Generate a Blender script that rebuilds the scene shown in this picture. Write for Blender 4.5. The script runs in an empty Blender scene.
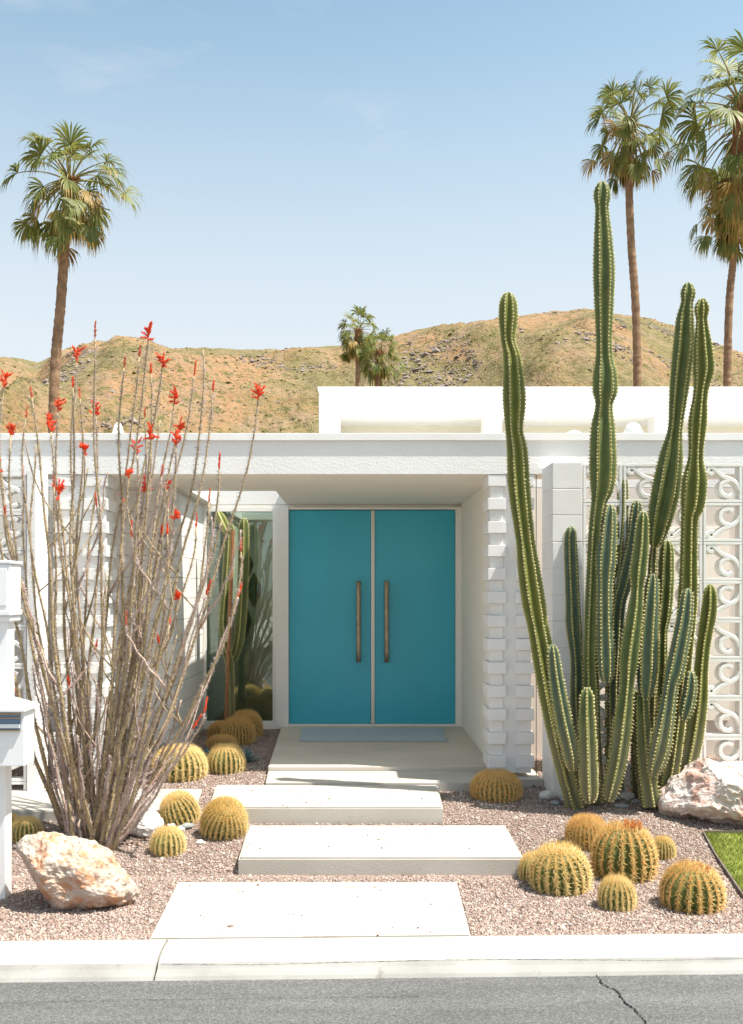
import bpy, bmesh, math, random
import numpy as np
from mathutils import Vector, Matrix, noise
R = math.radians
random.seed(7)
rng = np.random.default_rng(7)
S = bpy.context.scene
COL = S.collection

# ------------------------------------------------------------ camera, world, sun, exposure
F = 1018.0; VX = 355.0; VY = 590.0; CZ = 1.52
cam = bpy.data.cameras.new('camera')
camo = bpy.data.objects.new('camera', cam); COL.objects.link(camo)
camo.location = (0, 0, CZ); camo.rotation_euler = (R(90), 0, 0)
cam.sensor_fit = 'VERTICAL'; cam.sensor_height = 36.0; cam.lens = 36.0 * F / 1024
cam.shift_x = (371.5 - VX) / 1024; cam.shift_y = (VY - 512) / 1024
cam.clip_start = 0.1; cam.clip_end = 6000
S.camera = camo

SUNV = Vector((0.47, -0.165, 1.0)).normalized()
EL = math.asin(SUNV.z); AZ = math.atan2(SUNV.x, SUNV.y)
world = bpy.data.worlds.new('World'); S.world = world; world.use_nodes = True
nt = world.node_tree; N = nt.nodes; L = nt.links
bg = N['Background']
sky = N.new('ShaderNodeTexSky'); sky.sky_type = 'NISHITA'; sky.sun_disc = False
sky.sun_elevation = EL; sky.sun_rotation = AZ
sky.air_density = 1.0; sky.dust_density = 2.2; sky.ozone_density = 1.6; sky.altitude = 100
# thin cirrus laid into the sky
tc = N.new('ShaderNodeTexCoord'); mp = N.new('ShaderNodeMapping'); mp.inputs['Scale'].default_value = (1.6, 1.6, 7.0)
mp.inputs['Rotation'].default_value = (0.0, 0.18, 0.3)
nz = N.new('ShaderNodeTexNoise'); nz.inputs['Scale'].default_value = 1.9; nz.inputs['Detail'].default_value = 9; nz.inputs['Roughness'].default_value = 0.62
nz.inputs['Distortion'].default_value = 0.35
cr = N.new('ShaderNodeMapRange'); cr.inputs[1].default_value = 0.44; cr.inputs[2].default_value = 0.78; cr.inputs[3].default_value = 0.0; cr.inputs[4].default_value = 0.62
mx = N.new('ShaderNodeMix'); mx.data_type = 'RGBA'
L.new(tc.outputs['Generated'], mp.inputs[0]); L.new(mp.outputs[0], nz.inputs[0]); L.new(nz.outputs[0], cr.inputs[0])
# air paler towards the horizon
sx = N.new('ShaderNodeSeparateXYZ'); L.new(tc.outputs['Generated'], sx.inputs[0])
hz = N.new('ShaderNodeMapRange'); hz.interpolation_type = 'SMOOTHSTEP'; hz.inputs[1].default_value = 0.14; hz.inputs[2].default_value = 0.58; hz.inputs[3].default_value = 0.93; hz.inputs[4].default_value = 0.0
L.new(sx.outputs[2], hz.inputs[0]); mxm = N.new('ShaderNodeMath'); mxm.operation = 'MAXIMUM'; L.new(cr.outputs[0], mxm.inputs[0]); L.new(hz.outputs[0], mxm.inputs[1])
mul = N.new('ShaderNodeMix'); mul.data_type = 'RGBA'; mul.blend_type = 'MULTIPLY'; mul.inputs[0].default_value = 1; L.new(sky.outputs[0], mul.inputs[6]); mul.inputs[7].default_value = (0.64, 0.72, 0.60, 1)
L.new(mxm.outputs[0], mx.inputs[0]); L.new(mul.outputs[2], mx.inputs[6]); mx.inputs[7].default_value = (2.30, 2.40, 2.52, 1)
L.new(mx.outputs[2], bg.inputs['Color'])
bg.inputs['Strength'].default_value = 0.15

sun = bpy.data.lights.new('sun', 'SUN'); sun.energy = 3.6; sun.angle = R(0.53); sun.color = (1.0, 0.95, 0.87)
suno = bpy.data.objects.new('sun', sun); COL.objects.link(suno)
suno.rotation_euler = SUNV.to_track_quat('Z', 'Y').to_euler(); suno.location = (8, -3, 20)
S.view_settings.view_transform = 'Standard'; S.view_settings.look = 'None'
S.view_settings.exposure = 1.3; S.view_settings.gamma = 1.0; S.view_settings.use_curve_mapping = False
S.render.engine = 'CYCLES'
S.cycles.max_bounces = 12; S.cycles.diffuse_bounces = 8; S.cycles.transparent_max_bounces = 8

# ------------------------------------------------------------ placing helpers
GZ = [(-50, -0.34), (4.0, -0.34), (5.25, -0.285), (6.4, -0.285), (7.35, -0.165), (8.3, -0.095), (9.5, -0.035), (60, -0.035)]
def gz(d):
    return float(np.interp(d, [a for a, b in GZ], [b for a, b in GZ]))
def at(px, py, D):
    return Vector(((px - VX) * D / F, D, CZ + (VY - py) * D / F))
def gd(py):                                   # depth of the ground seen at row py
    lo, hi = 4.9, 60
    for _ in range(40):
        m = (lo + hi) / 2
        y = VY + F * (CZ - gz(m)) / m
        if y > py: lo = m
        else: hi = m
    return m
def gn(x, y):
    a = max(0, min(1, (y-5.4)/.5)) * max(0, min(1, (9.2-y)/.5))
    return a*0.007*noise.noise(Vector((x*1.1, y*1.3, 3.0)))
def gp(px, py):
    D = gd(py); return Vector(((px - VX) * D / F, D, gz(D)))

# ------------------------------------------------------------ object helpers
def mesh_np(name, v, f, mats, parent=None, smooth=False, mi=None):
    me = bpy.data.meshes.new(name)
    me.from_pydata([tuple(p) for p in v] if not isinstance(v, np.ndarray) else v.tolist(), [], f if isinstance(f, list) else f.tolist())
    for m in (mats if isinstance(mats, (list, tuple)) else [mats]): me.materials.append(m)
    if mi is not None: me.polygons.foreach_set('material_index', mi)
    if smooth: me.polygons.foreach_set('use_smooth', [True] * len(me.polygons))
    me.update()
    o = bpy.data.objects.new(name, me); COL.objects.link(o)
    if parent: o.parent = parent
    return o
def obj(name, bm, mats, parent=None, smooth=False):
    me = bpy.data.meshes.new(name); bm.to_mesh(me); bm.free()
    for m in (mats if isinstance(mats, (list, tuple)) else [mats]): me.materials.append(m)
    if smooth:
        for p in me.polygons: p.use_smooth = True
    o = bpy.data.objects.new(name, me); COL.objects.link(o)
    if parent: o.parent = parent
    return o
def tag(o, label=None, cat=None, group=None, kind=None):
    if label: o['label'] = label
    if cat: o['category'] = cat
    if group: o['group'] = group
    if kind: o['kind'] = kind
    return o
def empty(name, loc, label, cat, group=None):
    o = bpy.data.objects.new(name, None); COL.objects.link(o); o.location = loc
    o.empty_display_size = 0.1
    return tag(o, label, cat, group)
def copy_tree(o):
    c = o.copy(); COL.objects.link(c)
    for ch in list(o.children):
        d = ch.copy(); COL.objects.link(d); d.parent = c
        for g in ch.children:
            e = g.copy(); COL.objects.link(e); e.parent = d
    return c
def bx(bm, x0, x1, y0, y1, z0, z1, bev=0.0, jit=0.0):
    vs = [bm.verts.new((x, y, z)) for x in (x0, x1) for y in (y0, y1) for z in (z0, z1)]
    if jit:
        for v in vs: v.co += Vector((random.uniform(-jit, jit), random.uniform(-jit, jit), random.uniform(-jit, jit)))
    q = [(0,1,3,2),(4,6,7,5),(0,4,5,1),(2,3,7,6),(0,2,6,4),(1,5,7,3)]
    fs = [bm.faces.new([vs[i] for i in a]) for a in q]
    if bev:
        es = set(e for f in fs for e in f.edges)
        bmesh.ops.bevel(bm, geom=list(es), offset=bev, segments=2, affect='EDGES', profile=0.6)
    return vs
def box(name, dims, m, parent=None, bev=0.0, jit=0.0, **kw):
    bm = bmesh.new(); bx(bm, *dims, bev=bev, jit=jit); return obj(name, bm, m, parent, **kw)
def prism(bm, pts, z0, z1, bev=0.0):          # pts ccw in XY
    lo = [bm.verts.new((p[0], p[1], z0)) for p in pts]; hi = [bm.verts.new((p[0], p[1], z1)) for p in pts]
    n = len(pts)
    fs = [bm.faces.new(hi), bm.faces.new(lo[::-1])]
    for i in range(n): fs.append(bm.faces.new((lo[i], lo[(i+1) % n], hi[(i+1) % n], hi[i])))
    if bev:
        bmesh.ops.bevel(bm, geom=list(hi[0].link_edges[0:0]) + [e for e in fs[0].edges] , offset=bev, segments=2, affect='EDGES')
class MB:                                      # numpy mesh batches
    def __init__(s): s.v = []; s.f = []; s.mi = []; s.n = 0
    def add(s, v, f, mi=0):
        v = np.asarray(v, float); s.v.append(v)
        s.f += [tuple(int(i) + s.n for i in q) for q in f]; s.mi += [mi] * len(f); s.n += len(v)
    def build(s, name, mats, parent=None, smooth=False):
        return mesh_np(name, np.concatenate(s.v), s.f, mats, parent, smooth, s.mi)
def frames(P):
    P = np.asarray(P, float); T = np.gradient(P, axis=0); T /= np.linalg.norm(T, axis=1)[:, None] + 1e-12
    a = np.array([1.0, 0, 0]) if abs(T[0][0]) < 0.9 else np.array([0, 1.0, 0])
    u = a - T[0] * a.dot(T[0]); u /= np.linalg.norm(u); U = [u]
    for i in range(1, len(P)):
        u = U[-1] - T[i] * U[-1].dot(T[i]); u /= np.linalg.norm(u) + 1e-12; U.append(u)
    U = np.array(U); V = np.cross(T, U); return T, U, V
def tube(mb, P, rad, k=6, mi=0, cap=True):
    P = np.asarray(P, float); n = len(P); rad = np.broadcast_to(rad, (n,))
    T, U, V = frames(P); a = np.arange(k) * 2 * math.pi / k
    ring = P[:, None, :] + rad[:, None, None] * (np.cos(a)[None, :, None] * U[:, None, :] + np.sin(a)[None, :, None] * V[:, None, :])
    f = [(i*k+j, i*k+(j+1) % k, (i+1)*k+(j+1) % k, (i+1)*k+j) for i in range(n-1) for j in range(k)]
    if cap: f += [tuple(range(k))[::-1], tuple((n-1)*k+j for j in range(k))]
    mb.add(ring.reshape(-1, 3), f, mi)
def cones(mb, base, tip, w, mi=0):             # many three sided thorns at once
    base = np.asarray(base, float); tip = np.asarray(tip, float); n = len(base)
    if n == 0: return
    d = tip - base; ln = np.linalg.norm(d, axis=1)[:, None] + 1e-12; d = d / ln
    a = np.where(np.abs(d[:, 2:3]) < 0.9, np.array([[0, 0, 1.0]]), np.array([[1.0, 0, 0]]))
    u = np.cross(d, a); u /= np.linalg.norm(u, axis=1)[:, None]; v = np.cross(d, u)
    w = np.broadcast_to(w, (n,))[:, None]
    v0 = base + u * w; v1 = base + (-0.5 * u + 0.866 * v) * w; v2 = base + (-0.5 * u - 0.866 * v) * w
    V4 = np.stack([v0, v1, v2, tip], 1).reshape(-1, 3)
    i = np.arange(n) * 4
    f = np.concatenate([np.stack([i, i+1, i+3], 1), np.stack([i+1, i+2, i+3], 1), np.stack([i+2, i, i+3], 1)])
    mb.add(V4, f.tolist(), mi)
def spl(P, n):                                 # Catmull-Rom through rows of P
    P = np.asarray(P, float); m = len(P)
    Q = np.vstack([2*P[0]-P[1], P, 2*P[-1]-P[-2]]); out = []
    seg = np.linalg.norm(np.diff(P[:, :3], axis=0), axis=1); c = np.r_[0, np.cumsum(seg)]
    for s in np.linspace(0, c[-1], n):
        i = min(max(int(np.searchsorted(c, s, 'right')) - 1, 0), m - 2); t = (s - c[i]) / max(seg[i], 1e-9)
        a, b, d, e = Q[i], Q[i+1], Q[i+2], Q[i+3]
        out.append(0.5*((2*b) + (d-a)*t + (2*a-5*b+4*d-e)*t*t + (-a+3*b-3*d+e)*t**3))
    return np.array(out)

# ------------------------------------------------------------ materials
def mat(name, c1, c2=None, scale=8.0, rough=0.8, bump=0.0, bscale=None, detail=6, spec=0.3, metal=0.0, lo=0.35, hi=0.65, c3=None, s3=1.0, m3=0.5, coord='Object', bdist=0.01, transl=0.0):
    m = bpy.data.materials.new(name); m.use_nodes = True; n = m.node_tree.nodes; l = m.node_tree.links
    b = n['Principled BSDF']; b.inputs['Roughness'].default_value = rough; b.inputs['Metallic'].default_value = metal
    b.inputs['Specular IOR Level'].default_value = spec
    t = n.new('ShaderNodeTexCoord'); out = None
    if c2:
        nn = n.new('ShaderNodeTexNoise'); nn.inputs['Scale'].default_value = scale; nn.inputs['Detail'].default_value = detail
        l.new(t.outputs[coord], nn.inputs[0])
        mr = n.new('ShaderNodeMapRange'); mr.inputs[1].default_value = lo; mr.inputs[2].default_value = hi
        l.new(nn.outputs[0], mr.inputs[0])
        x = n.new('ShaderNodeMix'); x.data_type = 'RGBA'; l.new(mr.outputs[0], x.inputs[0])
        x.inputs[6].default_value = (*c1, 1); x.inputs[7].default_value = (*c2, 1); out = x.outputs[2]
        if c3:
            n3 = n.new('ShaderNodeTexNoise'); n3.inputs['Scale'].default_value = s3; n3.inputs['Detail'].default_value = 8
            n3.inputs['Roughness'].default_value = 0.65
            l.new(t.outputs[coord], n3.inputs[0])
            m4 = n.new('ShaderNodeMapRange'); m4.inputs[1].default_value = m3; m4.inputs[2].default_value = m3 + 0.1
            l.new(n3.outputs[0], m4.inputs[0])
            y = n.new('ShaderNodeMix'); y.data_type = 'RGBA'; l.new(m4.outputs[0], y.inputs[0]); l.new(out, y.inputs[6])
            y.inputs[7].default_value = (*c3, 1); out = y.outputs[2]
        l.new(out, b.inputs['Base Color'])
    else: b.inputs['Base Color'].default_value = (*c1, 1)
    if bump:
        nb = n.new('ShaderNodeTexNoise'); nb.inputs['Scale'].default_value = bscale or scale * 4; nb.inputs['Detail'].default_value = 8
        l.new(t.outputs[coord], nb.inputs[0])
        bp = n.new('ShaderNodeBump'); bp.inputs['Strength'].default_value = bump; bp.inputs['Distance'].default_value = bdist
        l.new(nb.outputs[0], bp.inputs['Height']); l.new(bp.outputs[0], b.inputs['Normal'])
    if transl:
        tr = n.new('ShaderNodeBsdfTranslucent'); ms = n.new('ShaderNodeMixShader'); ms.inputs[0].default_value = transl
        if out: l.new(out, tr.inputs[0])
        else: tr.inputs[0].default_value = (*c1, 1)
        l.new(b.outputs[0], ms.inputs[1]); l.new(tr.outputs[0], ms.inputs[2]); l.new(ms.outputs[0], n['Material Output'].inputs[0])
    return m
def brickmat(name, axis, col, mortar, bw, bh, off):
    m = bpy.data.materials.new(name); m.use_nodes = True; n = m.node_tree.nodes; l = m.node_tree.links
    b = n['Principled BSDF']; b.inputs['Roughness'].default_value = 0.75; b.inputs['Specular IOR Level'].default_value = 0.25
    t = n.new('ShaderNodeTexCoord'); sp = n.new('ShaderNodeSeparateXYZ'); cb = n.new('ShaderNodeCombineXYZ')
    l.new(t.outputs['Object'], sp.inputs[0]); l.new(sp.outputs[axis], cb.inputs[0]); l.new(sp.outputs['Z'], cb.inputs[1])
    br = n.new('ShaderNodeTexBrick'); br.offset = off; br.inputs['Scale'].default_value = 1.0
    br.inputs['Brick Width'].default_value = bw; br.inputs['Row Height'].default_value = bh
    br.inputs['Mortar Size'].default_value = 0.005; br.inputs['Mortar Smooth'].default_value = 0.4
    br.inputs['Color1'].default_value = (*col, 1); br.inputs['Color2'].default_value = (col[0]*.97, col[1]*.97, col[2]*.97, 1)
    br.inputs['Mortar'].default_value = (*mortar, 1)
    l.new(cb.outputs[0], br.inputs['Vector']); l.new(br.outputs['Color'], b.inputs['Base Color'])
    nb = n.new('ShaderNodeTexNoise'); nb.inputs['Scale'].default_value = 60; nb.inputs['Detail'].default_value = 6; l.new(t.outputs['Object'], nb.inputs[0])
    mm = n.new('ShaderNodeMath'); mm.operation = 'MULTIPLY_ADD'; mm.inputs[1].default_value = -1.0
    l.new(br.outputs['Fac'], mm.inputs[0])
    ms = n.new('ShaderNodeMath'); ms.operation = 'MULTIPLY'; ms.inputs[1].default_value = 0.18; l.new(nb.outputs[0], ms.inputs[0]); l.new(ms.outputs[0], mm.inputs[2])
    bp = n.new('ShaderNodeBump'); bp.inputs['Strength'].default_value = 0.7; bp.inputs['Distance'].default_value = 0.008
    l.new(mm.outputs[0], bp.inputs['Height']); l.new(bp.outputs[0], b.inputs['Normal'])
    return m
WHITE = mat('white_paint', (0.80, 0.79, 0.77), (0.74, 0.73, 0.70), 2.5, 0.6, 0.25, 90, bdist=0.004)
STUCCO = mat('white_stucco', (0.80, 0.79, 0.77), (0.75, 0.74, 0.72), 1.5, 0.85, 0.45, 55, bdist=0.006, c3=(0.71, 0.695, 0.665), s3=2.2, m3=.6)
SOFFIT = mat('soffit_paint', (0.86, 0.81, 0.73), (0.83, 0.78, 0.70), 1.2, 0.8, 0.2, 70, bdist=0.003)
BLOCK = mat('white_block', (0.80, 0.79, 0.77), (0.74, 0.73, 0.71), 3.0, 0.75, 0.3, 60, bdist=0.003)
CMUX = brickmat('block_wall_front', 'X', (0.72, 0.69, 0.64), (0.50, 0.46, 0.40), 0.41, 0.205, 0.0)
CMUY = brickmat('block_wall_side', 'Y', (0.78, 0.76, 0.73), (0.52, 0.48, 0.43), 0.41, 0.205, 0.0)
BEIGE = mat('tan_wall', (0.68, 0.62, 0.57), (0.64, 0.58, 0.53), 2.0, 0.8, 0.2, 60, bdist=0.003)
TEAL = mat('teal_paint', (0.026, 0.385, 0.520), (0.040, 0.43, 0.565), 0.9, 0.36, 0.18, 70, bdist=0.002, spec=0.5, lo=.3, hi=.7)
FRAME = mat('frame_paint', (0.84, 0.82, 0.78), (0.80, 0.78, 0.74), 3, 0.5, 0.1, 60, bdist=0.002)
ALU = mat('aluminium_strip', (0.62, 0.60, 0.57), None, rough=0.4, metal=0.5)
BRONZE = mat('bronze', (0.44, 0.35, 0.26), (0.34, 0.26, 0.19), 14, 0.42, metal=0.7)
DARK = mat('dark_metal', (0.03, 0.03, 0.03), None, rough=0.5, metal=0.4)
CONC = mat('concrete', (0.47, 0.435, 0.39), (0.42, 0.385, 0.34), 2.0, 0.9, 0.45, 120, bdist=0.004, c3=(0.36, 0.325, 0.28), s3=3.0, m3=0.60)
PORCH = mat('porch_concrete', (0.62, 0.56, 0.48), (0.53, 0.475, 0.40), 1.3, 0.75, 0.25, 120, bdist=0.003)
KERB = mat('kerb_concrete', (0.48, 0.455, 0.42), (0.40, 0.38, 0.345), 2.6, 0.9, 0.5, 130, bdist=0.004, c3=(0.35, 0.32, 0.28), s3=4.5, m3=0.60)
GUTTER = mat('gutter_concrete', (0.33, 0.32, 0.30), (0.25, 0.24, 0.225), 3.5, 0.9, 0.5, 140, bdist=0.004, c3=(0.20, 0.185, 0.165), s3=6, m3=0.60)
ROOMW = mat('room_wall', (0.62, 0.62, 0.54), (0.56, 0.56, 0.49), 1.5, 0.8)
ROOMF = mat('room_floor', (0.30, 0.26, 0.20), (0.25, 0.21, 0.16), 2, 0.5)
STEEL = mat('edging_steel', (0.14, 0.11, 0.09), (0.22, 0.19, 0.17), 9, 0.7, metal=0.3)

# ------------------------------------------------------------ ground
def ground_mat():
    m = bpy.data.materials.new('pink_gravel_ground'); m.use_nodes = True; n = m.node_tree.nodes; l = m.node_tree.links
    b = n['Principled BSDF']; b.inputs['Roughness'].default_value = 0.95; b.inputs['Specular IOR Level'].default_value = 0.2
    t = n.new('ShaderNodeTexCoord'); v = n.new('ShaderNodeTexVoronoi'); v.inputs['Scale'].default_value = 75
    l.new(t.outputs['Object'], v.inputs[0])
    sp = n.new('ShaderNodeSeparateColor'); l.new(v.outputs['Color'], sp.inputs[0])
    r = n.new('ShaderNodeValToRGB'); e = r.color_ramp.elements
    e[0].position = 0; e[0].color = (0.16, 0.11, 0.09, 1); e[1].position = 1; e[1].color = (0.40, 0.32, 0.27, 1)
    x = e.new(0.4); x.color = (0.27, 0.195, 0.16, 1); x = e.new(0.75); x.color = (0.33, 0.25, 0.21, 1)
    l.new(sp.outputs[0], r.inputs[0]); l.new(r.outputs[0], b.inputs['Base Color'])
    bp = n.new('ShaderNodeBump'); bp.inputs['Strength'].default_value = 0.9; bp.inputs['Distance'].default_value = 0.012; bp.invert = True
    l.new(v.outputs['Distance'], bp.inputs['Height']); l.new(bp.outputs[0], b.inputs['Normal'])
    return m
GROUND = ground_mat()
ys = [-400, -60, -14, -8.2]
ys += [4.7, 5.0]
ys += list(np.arange(5.25, 9.8, 0.15)) + [12, 20, 60, 160, 600, 3000]
xs = [-3000, -600, -150, -40, -14] + list(np.arange(-6, 6.01, 0.25)) + [14, 40, 150, 600, 3000]
gv = []; gf = []
for y in ys:
    for x in xs:
        z = gz(y)
        if 4.2 < y < 5.2: z = -0.42
        if y < 4.5: z = -0.42
        z += gn(x, y)
        gv.append((x, y, z))
nx = len(xs)
for j in range(len(ys)-1):
    for i in range(nx-1): gf.append((j*nx+i, j*nx+i+1, (j+1)*nx+i+1, (j+1)*nx+i))
g = mesh_np('ground', gv, gf, GROUND, smooth=True); tag(g, kind='structure')

# road and kerb (slightly turned against the house)
SL = 0.030
def roadmat():
    m = bpy.data.materials.new('asphalt'); m.use_nodes = True; n = m.node_tree.nodes; l = m.node_tree.links
    b = n['Principled BSDF']; b.inputs['Roughness'].default_value = 0.88; b.inputs['Specular IOR Level'].default_value = 0.35
    t = n.new('ShaderNodeTexCoord'); v = n.new('ShaderNodeTexVoronoi'); v.inputs['Scale'].default_value = 190; l.new(t.outputs['Object'], v.inputs[0])
    sp = n.new('ShaderNodeSeparateColor'); l.new(v.outputs['Color'], sp.inputs[0])
    r = n.new('ShaderNodeValToRGB'); e = r.color_ramp.elements
    e[0].color = (0.085, 0.085, 0.084, 1); e[1].color = (0.225, 0.222, 0.218, 1); x = e.new(0.6); x.color = (0.135, 0.132, 0.127, 1)
    l.new(sp.outputs[0], r.inputs[0])
    mpg = n.new('ShaderNodeMapping'); mpg.inputs['Scale'].default_value = (0.5, 3.5, 1); l.new(t.outputs['Object'], mpg.inputs[0])
    nn = n.new('ShaderNodeTexNoise'); nn.inputs['Scale'].default_value = 2.0; nn.inputs['Detail'].default_value = 8; l.new(mpg.outputs[0], nn.inputs[0])
    mr = n.new('ShaderNodeMapRange'); mr.inputs[1].default_value = .3; mr.inputs[2].default_value = .7; mr.inputs[3].default_value = 0.82; mr.inputs[4].default_value = 1.15
    l.new(nn.outputs[0], mr.inputs[0])
    vm = n.new('ShaderNodeVectorMath'); vm.operation = 'SCALE'; l.new(r.outputs[0], vm.inputs[0]); l.new(mr.outputs[0], vm.inputs['Scale'])
    l.new(vm.outputs[0], b.inputs['Base Color'])
    bp = n.new('ShaderNodeBump'); bp.inputs['Strength'].default_value = 0.8; bp.inputs['Distance'].default_value = 0.006; bp.invert = True
    l.new(v.outputs['Distance'], bp.inputs['Height']); l.new(bp.outputs[0], b.inputs['Normal'])
    return m
ROAD = roadmat()
def ky(y, x): return y + SL * x
rv = []; rf = []
rx = [-40, -5] + list(np.arange(-4, 4.1, 0.2)) + [5, 40]
for x in rx:
    for y in (-7.5, 2.0, 4.0, 4.99): rv.append((x, ky(y, x) if y > 0 else y, -0.345))
for i in range(len(rx)-1):
    for j in range(3): rf.append((i*4+j, (i+1)*4+j, (i+1)*4+j+1, i*4+j+1))
road = mesh_np('road', rv, rf, ROAD); tag(road, kind='structure')
CRK = mat('crack_dark', (0.015, 0.014, 0.013), None, rough=1)
def crack_strip(name, pts, w, z, m, parent, jit=0.012, n=70, kind=False):
    P = spl(np.array([(p[0], p[1], 0) for p in pts]), n); v = []; f = []
    for i, p in enumerate(P):
        w_ = w * random.uniform(0.35, 1.3); jx = random.uniform(-jit, jit)
        zz = z(p[0], p[1]) if callable(z) else z
        d = P[min(i+1, n-1)] - P[max(i-1, 0)]; d /= np.linalg.norm(d) + 1e-9
        v += [(p[0]+jx - d[1]*w_, p[1] + d[0]*w_ + jx*.4, zz), (p[0]+jx + d[1]*w_, p[1] - d[0]*w_ + jx*.4, zz)]
    f = [(2*i, 2*i+1, 2*i+3, 2*i+2) for i in range(n-1)]
    return mesh_np(name, v, f, m, parent)
def rp(px, py, z=-0.345): D = F * (CZ - z) / (py - VY); return ((px - VX) * D / F, D)
crack_strip('crack', [rp(594, 972), rp(601, 982), rp(605, 986), rp(616, 991), rp(625, 1003), rp(636, 1012), rp(647, 1026), rp(652, 1040)], 0.0045, -0.3405, CRK, road, 0.006, 60)
crack_strip('crack', [rp(-20, 1004), rp(120, 1001), rp(260, 999), rp(420, 997)], 0.0012, -0.3405, CRK, road, 0.004, 200)
def kerb(x0, x1):
    prof = [(5.25, -0.44), (5.25, -0.272), (5.12, -0.270), (5.02, -0.279), (4.975, -0.292), (4.95, -0.312), (4.90, -0.330), (4.885, -0.345), (4.885, -0.44)]
    xsx = np.linspace(x0, x1, max(2, int((x1-x0)/0.1))); v = []; f = []; k = len(prof)
    for x in xsx:
        for y, z in prof: v.append((x, ky(y, x) + 0.004*noise.noise(Vector((x*3, y, 0))), z))
    for i in range(len(xsx)-1):
        for j in range(k-1): f.append((i*k+j, i*k+j+1, (i+1)*k+j+1, (i+1)*k+j))
    f += [tuple(range(k))[::-1], tuple((len(xsx)-1)*k+j for j in range(k))]
    o = mesh_np('kerb', v, f, [KERB, GUTTER], mi=[1 if (q < (len(xsx)-1)*(k-1) and q % (k-1) >= 4) else 0 for q in range(len(f))]); tag(o, kind='structure'); return o
KCR = mat('kerb_crack', (0.16, 0.14, 0.11), None, rough=1)
kb = kerb(-0.955, 9.0); kerb(-9.0, -0.967)
crack_strip('crack', [(x, ky(4.968, x) + 0.006*math.sin(x*3)) for x in np.linspace(-0.94, 3.0, 14)], 0.0014, -0.2905, KCR, kb, 0.003, 300)

# paving slabs
def slab(pts, z0, z1, m=CONC, bev=0.008, name='paving_slab'):
    bm = bmesh.new(); prism(bm, pts, z0, z1, bev); o = obj(name, bm, m); tag(o, kind='structure'); return o
slab([(-1.055, ky(5.253, -1.05)), (0.60, ky(5.253, .6)), (0.625, 6.24), (-1.085, 6.24)], -0.40, -0.268)
slab([(-0.735, 6.42), (1.065, 6.42), (1.085, 7.31), (-0.765, 7.31)], -0.40, -0.168, bev=0.012)
slab([(-1.06, 7.345), (0.635, 7.345), (0.665, 8.19), (-1.115, 8.19)], -0.30, -0.047, bev=0.012)
slab([(-5.5, 7.42), (-1.17, 7.40), (-1.235, 8.22), (-5.5, 8.25)], -0.30, -0.085)
slab([(-0.72, 8.20), (1.04, 8.20), (1.04, 8.74), (-0.745, 8.74)], -0.2, -0.034, bev=0.004)
slab([(1.045, 8.34), (1.545, 8.34), (1.545, 8.84), (1.195, 8.84), (1.195, 8.748), (1.045, 8.748)], -0.2, -0.034, bev=0.004)
slab([(-0.745, 8.752), (1.19, 8.752), (1.19, 11.38), (-0.82, 11.38)], -0.2, 0.0, m=PORCH, bev=0.004)

slab([(-60, -30), (60, -30), (60, -7.62), (-60, -7.62)], -0.40, -0.20, bev=.01, name='bounce_pavement')  # unseen pale ground across the street, added to bounce fill onto the facade

# lawn, edging, grass
LG = mat('lawn_base', (0.15, 0.19, 0.03), (0.21, 0.24, 0.05), 12, 0.9)
lp = [gp(703, 834), gp(716, 858), gp(731, 880), gp(748, 905)]
pts = [(p.x, p.y) for p in lp]
pts = [(pts[-1][0] + 0.35, pts[-1][1] - 0.55)] + pts[::-1]
lx = [p[0] for p in pts]; ly = [p[1] for p in pts]
bm = bmesh.new(); prism(bm, [(6.5, ly[0])] + [(6.5, ly[-1])] + [(x, y) for x, y in pts[::-1]], -0.4, -0.175); o = obj('lawn', bm, LG); 
for v in o.data.vertices:
    if v.co.z > -0.3: v.co.z = gz(v.co.y) + 0.004
tag(o, kind='structure')
mb = MB(); E = [(x, y, gz(y) + 0.008) for x, y in pts] + [(6.5, ly[-1], gz(ly[-1]) + 0.008)]
P = []
for a_, b_ in zip(E[:-1], E[1:]):
    for q in range(10): P.append([a_[i]+(b_[i]-a_[i])*q/10 for i in range(3)])
P.append(list(E[-1])); P = np.array(P); v = []; f = []
for p in P: v += [(p[0]-.004, p[1], p[2]-.08), (p[0]-.004, p[1]+.004, p[2]+.016), (p[0]+.005, p[1], p[2]+.016), (p[0]+.005, p[1]-.004, p[2]-.08)]
for i in range(len(P)-1):
    for j in range(3): f.append((i*4+j, i*4+j+1, (i+1)*4+j+1, (i+1)*4+j))
e = mesh_np('lawn_edging', v, f, STEEL); tag(e, 'thin dark steel edging strip between the gravel and the small lawn', 'edging')
GR = mat('grass_blade', (0.21, 0.26, 0.035), (0.34, 0.36, 0.08), 5, 0.7, transl=0.3)
mb = MB(); n = 26000
gy = rng.uniform(ly[0], ly[-1], n); gxl = np.interp(gy, ly, lx); gx = gxl + 0.015 + rng.uniform(0, 1, n) ** 1.3 * 2.2
gzv = np.array([gz(y) for y in gy])
base = np.stack([gx, gy, gzv], 1); tip = base + np.stack([rng.normal(0, .012, n), rng.normal(0, .012, n), rng.uniform(.018, .04, n)], 1)
cones(mb, base, tip, 0.0022); o = mb.build('grass', GR); tag(o, 'short bright green mown grass at the right edge', 'grass', kind='stuff')

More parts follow.
